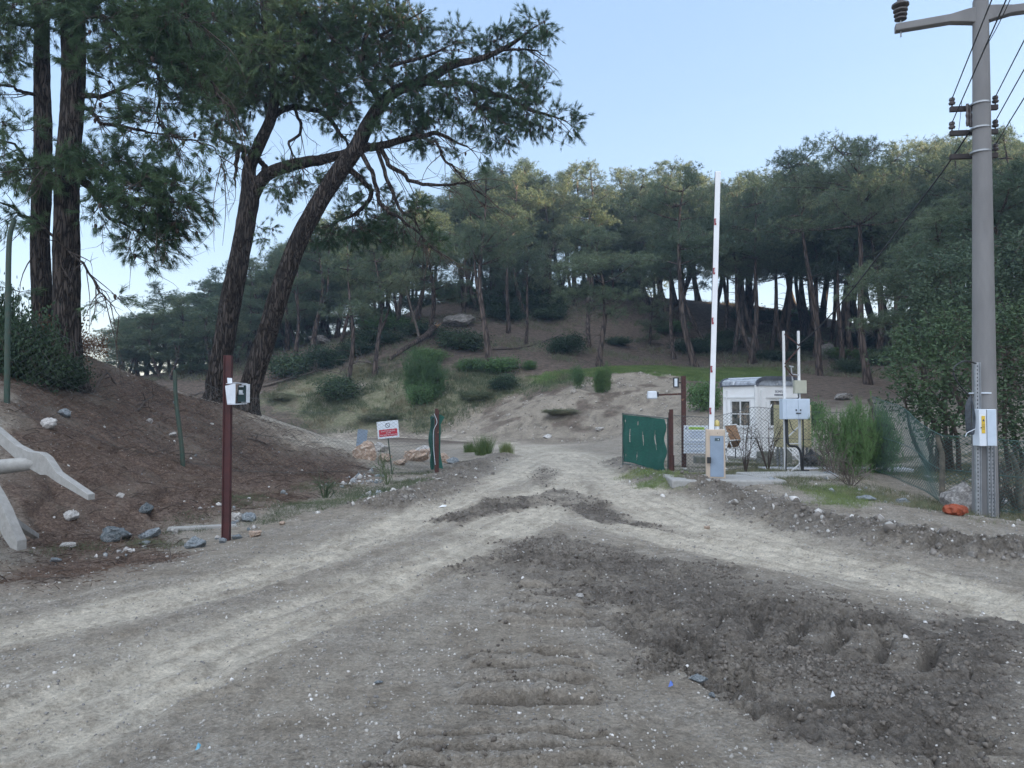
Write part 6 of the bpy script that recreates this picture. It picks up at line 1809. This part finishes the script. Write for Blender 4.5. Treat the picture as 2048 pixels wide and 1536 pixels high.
# splintered fallen log
lg = empty('fallen_log', gp(780, 722), 'fallen pine log with a splintered orange broken end, on the left slope', 'fallen log')
o0 = np.array(gp(780, 722))
P = curve(onground([(778, 724, .05), (815, 703, .25), (850, 688, .45), (868, 676, .75)]), 16)
v, f, _ = tube_np(P, np.linspace(.12, .26, 16), 12); mesh_np('stem', v - o0, f, BARK_FAR, lg, smooth=True)
r = np.random.default_rng(4); parts = []
for k in range(16):
    d = unit(np.array([.9, .1, .55]) + r.normal(0, .4, 3)); b = P[-1] + r.normal(0, .09, 3); parts.append(tube_np(curve([b - d * .2, b + d * r.uniform(.2, .75)], 4), np.array([.05, .04, .025, .005]), 4)[:2])
v, f = join_np(parts); mesh_np('splinters', v - o0, f, mat('fresh_wood', (0.42, 0.26, 0.13), (0.30, 0.17, 0.09), 8, .9), lg)
branchy('fallen_tree', 'grey dead branches of a fallen tree, below the slim pale trunks', onground([(525, 775, 0), (580, 762, .1), (620, 752, .15), (645, 744, .1)]), .09, .03, 34, seed=2, L=1.3)
branchy('fallen_branch', 'pale forked dead branches over the dark bush on the left slope', onground([(758, 738, 0), (735, 742, .5), (705, 748, .6), (670, 770, .4)]), .07, .02, 22, seed=3, L=1.3)
branchy('fallen_branch', 'long thin dark fallen branch right of the thick reddish trunk', onground([(985, 700, 0), (1040, 697, .05), (1080, 688, .05), (1125, 672, .1)]), .07, .03, 8, BRANCH, seed=5)
branchy('fallen_branch', 'pale fallen branches among the trunks right of the lattice mast', onground([(1660, 745, .1), (1700, 742, .2), (1735, 740, .1)]), .05, .02, 16, seed=6, L=.9)
branchy('fallen_branch', 'dark curved root arching out of the brown embankment', [gp(188, 778), gp(200, 768) + Vector((0, 0, .12)), gp(215, 762) + Vector((0, 0, .16)), gp(232, 768)], .035, .015, 5, BRANCH, seed=7, L=.25)
branchy('fallen_branch', 'long pale root running down the embankment above the white rock', [gp(28, 765), gp(60, 772) + Vector((0, 0, .05)), gp(85, 790) + Vector((0, 0, .05)), gp(104, 818)], .025, .012, 4, seed=8, L=.25)
branchy('fallen_branch', 'dark forked twig on the embankment left of the crooked post', [gp(275, 815), gp(292, 805) + Vector((0, 0, .1)), gp(308, 795) + Vector((0, 0, .16))], .025, .01, 9, BRANCH, seed=9, L=.35)
branchy('fallen_branch', 'brown stick lying on the embankment right of the red post', [gp(495, 870), gp(520, 885) + Vector((0, 0, .05)), gp(550, 905)], .03, .015, 5, BRANCH, seed=10, L=.3)
branchy('fallen_branch', 'dark twig heap at the foot of the leaning trunks', [gp(380, 798), gp(405, 790) + Vector((0, 0, .15)), gp(430, 800)], .03, .012, 16, BRANCH, seed=12, L=.5)
# bare snags
def snag(u, v, lst, label, r0=.09, tw=8, seed=1, name='dead_tree'):
    g0 = gp(u, v); Y = g0.y
    return branchy(name, label, [g0 - Vector((0, 0, .2))] + [at(a, b, Y) for a, b in lst], r0, .02, tw, DEADWOOD, 'dead tree', seed, .9)
snag(843, 690, [(832, 650), (818, 600), (806, 550), (790, 508)], 'bare bent pale snag left of the splintered log', .12, 6, 21)
snag(1295, 665, [(1294, 640), (1296, 612)], 'small bare sapling stem on the brown slope', .04, 6, 22)
# twiggy dry saplings at the fence, right
def twiggy(u, Y, w, h, label, n=9, seed=1, m=BRANCH, name='dry_shrub'):
    r = np.random.default_rng(seed); p = xyz(u, Y); s = Y / F; parts = []
    for _ in range(n):
        a = r.uniform(-1, 1); e = np.array([a * w * s, r.uniform(-.3, .3) * w * s, h * s * r.uniform(.6, 1) * (1 - .3 * abs(a))])
        q = curve([(0, 0, -.05), e * .5 + r.normal(0, .05, 3), e], 8); parts.append(tube_np(q, np.linspace(.011, .004, 8), 4)[:2])
        for _ in range(8):
            k = int(r.integers(2, 8)); l = r.uniform(.1, .35); e2 = q[k] + unit(r.normal(0, 1, 3) + [a, 0, 1]) * l; parts.append(tube_np(curve([q[k], e2], 3), np.array([.005, .004, .002]), 3)[:2])
    v, f = join_np(parts); ob = mesh_np(name, v, f, m, loc=p); return tag(ob, label, 'dry shrub')
twiggy(1490, 15.8, 30, 120, 'leafless thin sapling stems in front of the cabin, nearest the barrier', 7, 31)
twiggy(1535, 15.9, 40, 130, 'leafless twigs climbing the fence before the cabin corner', 9, 32)
twiggy(1665, 14.2, 40, 90, 'bare grey twigs in front of the large feathery sapling', 10, 33, DEADWOOD)
twiggy(1700, 13.2, 45, 60, 'low fan of dry twigs below the crossed fence posts', 12, 34, DEADWOOD)
twiggy(1990, 12.2, 60, 110, 'tangle of bare grey stems behind the concrete pole foot', 16, 35, DEADWOOD)
twiggy(2030, 12.0, 50, 110, 'tangle of bare grey stems at the right edge beside the bent-top post', 16, 36, DEADWOOD)
twiggy(775, 15.3, 30, 60, 'low green-grey weed with forked stems below the warning sign', 9, 37, mat('weed_stem', (0.14, 0.18, 0.09), (0.10, 0.13, 0.07), 9, .8))
twiggy(650, 13.4, 26, 40, 'small dark weed at the rubble edge, left of the weed below the sign', 9, 38, mat('dark_weed', (0.05, 0.08, 0.04), (0.07, 0.10, 0.05), 9, .8))


# ------------------------------------------------------------------ countless small stuff
def clump(P, k, h, w, spread, lean=.35, r=None):
    """k upright blades rooted round each ground point"""
    r = r or rng; n = len(P)
    c = P[:, None, :] + np.concatenate([r.normal(0, spread, (n, k, 2)), np.zeros((n, k, 1))], 2)
    d = np.concatenate([r.normal(0, lean, (n, k, 2)), np.ones((n, k, 1))], 2); d = unit(d)
    s = unit(np.cross(d, r.normal(0, 1, (n, k, 3)))); ll = (h[:, None, None] if hasattr(h, '__len__') else h) * r.uniform(.5, 1.2, (n, k, 1))
    c[..., 2] -= .01
    V = np.stack([c + s * w, c - s * w, c + d * ll], 2).reshape(-1, 3)
    return V, np.arange(len(V)).reshape(-1, 3)


def scatter(n, fn, box, seed, dens_y=None):
    """random ground points kept with probability fn(x,y)"""
    r = np.random.default_rng(seed); x0, x1, y0, y1 = box
    if dens_y:  # even in the picture: more points near the viewer
        y = y0 * (y1 / y0) ** r.uniform(0, 1, n); x = r.uniform(x0, x1, n) * y / y1
    else: x = r.uniform(x0, x1, n); y = r.uniform(y0, y1, n)
    k = r.uniform(0, 1, n) < fn(x, y); x, y = x[k], y[k]
    return np.stack([x, y, ground_h(x, y)], 1)


def mk(x, y): return masks(x, y, False)
tuftn = lambda x, y, s, lo=.0, hi=.12, q=7: sstep(lo, hi, fbm(x * s, y * s, 3, q))
P = scatter(52000, lambda x, y: mk(x, y)['scr'] * (1 - mk(x, y)['dust']) * tuftn(x, y, .5, -.15, .1), (-22, 12, 34, 58), 1)
v, f = clump(P, 7, np.random.default_rng(2).uniform(.12, .42, len(P)), .013, .12, .5); tag(mesh_np('scrub_grass', v, f, SCRUBG), kind='stuff')
P = scatter(26000, lambda x, y: np.clip(mk(x, y)['scr'], 0, 1) * tuftn(x, y, .9, .0, .15, 9), (-22, 12, 34, 58), 3)
v, f = clump(P, 7, np.random.default_rng(4).uniform(.15, .5, len(P)), .012, .14, .6); tag(mesh_np('dry_grass', v, f, DRYGRASS), kind='stuff')
P = scatter(60000, lambda x, y: mk(x, y)['grn'], (-2, 24, 38, 58), 5)
v, f = clump(P, 7, .13, .012, .1, .5); tag(mesh_np('green_grass', v, f, GRASSM), kind='stuff')
P = scatter(30000, lambda x, y: np.clip(mk(x, y)['grn'] * 1.5, 0, 1), (2, 9, 10, 20), 6)
v, f = clump(P, 6, .07, .004, .04, .6); tag(mesh_np('verge_grass', v, f, GRASSM), kind='stuff')
# brown undergrowth on the wooded hill
P = scatter(40000, lambda x, y: (1 - mk(x, y)['sand']) * (1 - mk(x, y)['scr']) * tuftn(x, y, .25, -.05, .15, 12), (-35, 60, 50, 90), 7)
v, f = clump(P, 6, np.random.default_rng(8).uniform(.1, .5, len(P)), .02, .2, .7); tag(mesh_np('undergrowth', v, f, SCRUBG), kind='stuff')
# verge behind the right berm and along the rubble: short mixed grass
def vergef(x, y): m = mk(x, y); return sstep(.35, .9, m['db']) * (x > 2.0) * (1 - m['dust']) * (1 - m['mud']) * sstep(.5, 1.2, m['db']) * tuftn(x, y, .8, -.1, .15, 14) * inside(x, y, VERGE)
VERGE = [(3.5, 19), (4.6, 13), (6.2, 9.2), (8.5, 8.2), (13, 9), (13, 20), (8, 23), (4, 24)]
P = scatter(60000, vergef, (2.5, 13, 8, 24), 9)
v, f = clump(P, 6, np.random.default_rng(10).uniform(.03, .14, len(P)), .0035, .05, .7); tag(mesh_np('verge_scrub', v, f, SCRUBG), kind='stuff')
P = scatter(30000, vergef, (2.5, 13, 8, 24), 19)
v, f = clump(P, 5, np.random.default_rng(10).uniform(.04, .16, len(P)), .003, .05, .9); tag(mesh_np('verge_dry_grass', v, f, DRYGRASS), kind='stuff')
LB = G((60, 1100), (300, 1085), (520, 1040), (760, 985), (860, 985), (760, 1010), (560, 1060), (330, 1120), (100, 1140))
LB2 = G((0, 1110), (200, 1090), (420, 1010), (560, 985), (760, 945), (860, 945), (900, 965), (700, 1010), (540, 1050), (260, 1110), (0, 1150))
P = scatter(50000, lambda x, y: inside(x, y, LB2) * tuftn(x, y, .9, -.02, .12, 15), (-10, -1, 7, 20), 11)
v, f = clump(P, 5, np.random.default_rng(12).uniform(.03, .13, len(P)), .003, .04, .8); tag(mesh_np('rubble_grass', v, f, SCRUBG), kind='stuff')
# pine litter, twigs and dry needles on the embankment
P = scatter(210000, lambda x, y: mk(x, y)['lit'] * (.35 + .65 * tuftn(x, y, 1.2, -.1, .1, 16)), (-17, -2.5, 6, 23), 13)
r = np.random.default_rng(14); c_ = P + [0, 0, .008]; d = unit(np.stack([r.normal(0, 1, len(P)), r.normal(0, 1, len(P)), r.normal(0.05, .22, len(P))], 1)); s = unit(np.cross(d, r.normal(0, 1, (len(P), 3)))) * .0035
ll = r.uniform(.04, .16, (len(P), 1))
V = np.stack([c_ + s, c_ - s, c_ + d * ll], 1).reshape(-1, 3)
LITM = leaf_mat('needle_litter', (0.07, 0.045, 0.032), (0.15, 0.10, 0.072), (0.26, 0.20, 0.155), .1)
tag(mesh_np('needle_litter', V, np.arange(len(V)).reshape(-1, 3), LITM), kind='stuff')
P = scatter(2600, lambda x, y: mk(x, y)['lit'], (-17, -2.5, 6, 23), 15); parts = []
for p in P[:1200]:
    L_ = r.uniform(.12, .5); a = r.uniform(0, 6.28); e = p + [np.cos(a) * L_, np.sin(a) * L_, 0]; e[2] = p[2] + r.uniform(-.05, .12)
    parts.append(tube_np(curve([p, (p + e) / 2 + [0, 0, .03], e], 5), np.linspace(.007, .003, 5), 4)[:2])
v, f = join_np(parts); tag(mesh_np('scattered_twigs', v, f, BRANCH), kind='stuff')
# tall grass tufts by the far road bend
for u, v_, w, h, lb in [(968, 912, 16, 42, 'tall pale green grass tuft at the road bend'), (1012, 910, 12, 26, 'smaller grass tuft right of the tall one at the road bend'), (940, 905, 12, 20, 'short grass tuft left of the tall one at the road bend')]:
    g0 = np.array(gp(u, v_)); s = g0[1] / F; r = np.random.default_rng(u)
    Q = np.concatenate([r.normal(0, w * s * .4, (60, 2)), np.zeros((60, 1))], 1)
    v, f = clump(Q, 12, np.full(60, h * s), .006, .04, .28, r); tag(mesh_np('grass_tuft', v, f, GRASSM, loc=Vector(g0)), lb, 'grass tuft')

# ------------------------------------------------------------------ stones and clods
def stones(P, size, m, name, seed, flat_=.65):
    """many small angular stones in one mesh"""
    r = np.random.default_rng(seed)
    bm = bmesh.new(); bmesh.ops.create_icosphere(bm, subdivisions=1, radius=1)
    B0 = np.array([v.co[:] for v in bm.verts]); Fc = np.array([[q.index for q in f_.verts] for f_ in bm.faces]); bm.free()
    n = len(P); nb = len(B0)
    V = np.broadcast_to(B0, (n, nb, 3)) * r.uniform(.5, 1.25, (n, nb, 1)) + r.normal(0, .16, (n, nb, 3)) * r.uniform(.6, 1.3, (n, 1, 3)) * np.array([1, 1, flat_])
    a = r.uniform(0, 6.28, n); ca, sa = np.cos(a)[:, None], np.sin(a)[:, None]
    X_ = V[..., 0] * ca - V[..., 1] * sa; Y_ = V[..., 0] * sa + V[..., 1] * ca
    V = np.stack([X_, Y_, V[..., 2]], -1) * size[:, None, None] + P[:, None, :] + np.array([0, 0, .15]) * size[:, None, None]
    Fa = (Fc[None] + (np.arange(n) * nb)[:, None, None]).reshape(-1, 3)
    return tag(mesh_np(name, V.reshape(-1, 3), Fa, m), kind='stuff')


def stonemat(name, stops):
    m, nt, bs = newmat(name); v = coords(nt, 'Object')
    vo = nt.nodes.new('ShaderNodeTexVoronoi'); vo.inputs['Scale'].default_value = 9; nt.links.new(v, vo.inputs['Vector'])
    s = nt.nodes.new('ShaderNodeSeparateColor'); nt.links.new(vo.outputs['Color'], s.inputs[0])
    nt.links.new(ramp(nt, s.outputs[0], stops), bs.inputs['Base Color']); bs.inputs['Roughness'].default_value = .9
    n = noise_node(nt, 60, 4, .7, v); bump(nt, bs, n, .5, .006); return m


PEB = stonemat('pebbles', [(0.0, (0.17, 0.165, 0.16)), (0.4, (0.27, 0.26, 0.24)), (0.8, (0.38, 0.36, 0.33)), (0.98, (0.50, 0.48, 0.45))])
CLOD = stonemat('mud_clods', [(0.0, (0.085, 0.072, 0.060)), (0.6, (0.125, 0.108, 0.092)), (1.0, (0.17, 0.150, 0.128))])
RUB = stonemat('rubble_stones', [(0.0, (0.12, 0.14, 0.15)), (0.45, (0.26, 0.28, 0.29)), (0.75, (0.36, 0.34, 0.32)), (0.95, (0.58, 0.56, 0.54))])
P = scatter(17000, lambda x, y: (1 - .7 * mk(x, y)['lit']) * (1 - .75 * mk(x, y)['dust']) * (1 - .8 * mk(x, y)['mud']), (-17, 17, 2.6, 22), 21, True)
r = np.random.default_rng(22); P = P[P[:, 1] > 2]; sz = (.0024 + .0008 * P[:, 1]) * np.exp(r.normal(0, .42, len(P)))
stones(P, np.minimum(sz, .012), PEB, 'pebbles', 23)
P = scatter(130, lambda x, y: (1 - .7 * mk(x, y)['dust']), (-17, 17, 2.6, 22), 24, True); r = np.random.default_rng(25)
stones(P, np.minimum(.004 + .0011 * P[:, 1], .03) * np.exp(r.normal(.2, .4, len(P))), stonemat('pale_chips', [(0.0, (0.40, 0.39, 0.37)), (1.0, (0.74, 0.72, 0.70))]), 'pale_stone_chips', 26, .4)
P = scatter(120000, lambda x, y: np.maximum(mk(x, y)['mud'], 0) * (.25 + .75 * tuftn(x, y, 1.1, -.12, .12, 57)), (-17, 17, 2.8, 20), 27, True)
r = np.random.default_rng(28); stones(P, np.minimum((.0055 + .0009 * P[:, 1]) * np.exp(r.normal(-.15, .5, len(P))), .024), CLOD, 'mud_clods', 29, .6)
P = scatter(26000, lambda x, y: mk(x, y)['berm'] * (x < 40), (-17, 17, 6, 22), 30, True)
r = np.random.default_rng(31); stones(P, np.minimum(.016 * np.exp(r.normal(0, .6, len(P))), .08), stonemat('berm_stones', [(0.0, (0.13, 0.115, 0.10)), (0.6, (0.20, 0.18, 0.16)), (0.9, (0.32, 0.31, 0.29)), (1.0, (0.6, 0.58, 0.56))]), 'berm_stones', 32, .7)
P = scatter(17000, lambda x, y: inside(x, y, LB2) * tuftn(x, y, .9, .0, .16, 17), (-10, 0, 7, 20), 33)
r = np.random.default_rng(34); stones(P[:3000], np.minimum(.020 * np.exp(r.normal(0, .7, len(P[:3000]))), .10), RUB, 'rubble', 35, .6)
P = scatter(2500, lambda x, y: mk(x, y)['lit'], (-17, -2.5, 6, 23), 36); P = P[:150]
r = np.random.default_rng(37); stones(P, .018 * np.exp(r.normal(0, .6, len(P))), RUB, 'embankment_stones', 38, .6)
P = scatter(3000, vergef, (2.5, 13, 8, 24), 39); P = P[:900]
r = np.random.default_rng(40); stones(P, np.minimum(.02 * np.exp(r.normal(0, .6, len(P))), .1), RUB, 'verge_stones', 41, .6)
P = scatter(5000, lambda x, y: mk(x, y)['sand'] * .5, (-15, 25, 28, 50), 42); P = P[:1500]
r = np.random.default_rng(43); stones(P, .05 * np.exp(r.normal(0, .5, len(P))), stonemat('slope_stones', [(0.0, (0.2, .17, .14)), (1.0, (0.42, 0.39, 0.35))]), 'slope_stones', 44, .6)
# ------------------------------------------------------------------ air
hm, nt, bs = newmat('haze_air')
nt.nodes.remove(bs)
pv = nt.nodes.new('ShaderNodeVolumePrincipled')
pv.inputs['Color'].default_value = (0.52, 0.73, 1.0, 1)
pv.inputs['Density'].default_value = 0.0009
pv.inputs['Anisotropy'].default_value = 0.3
nt.links.new(pv.outputs[0], nt.nodes['Material Output'].inputs['Volume'])
hz = MB().box((0, 52, 20), (230, 176, 60)).build('haze', hm)
tag(hz, kind='stuff')
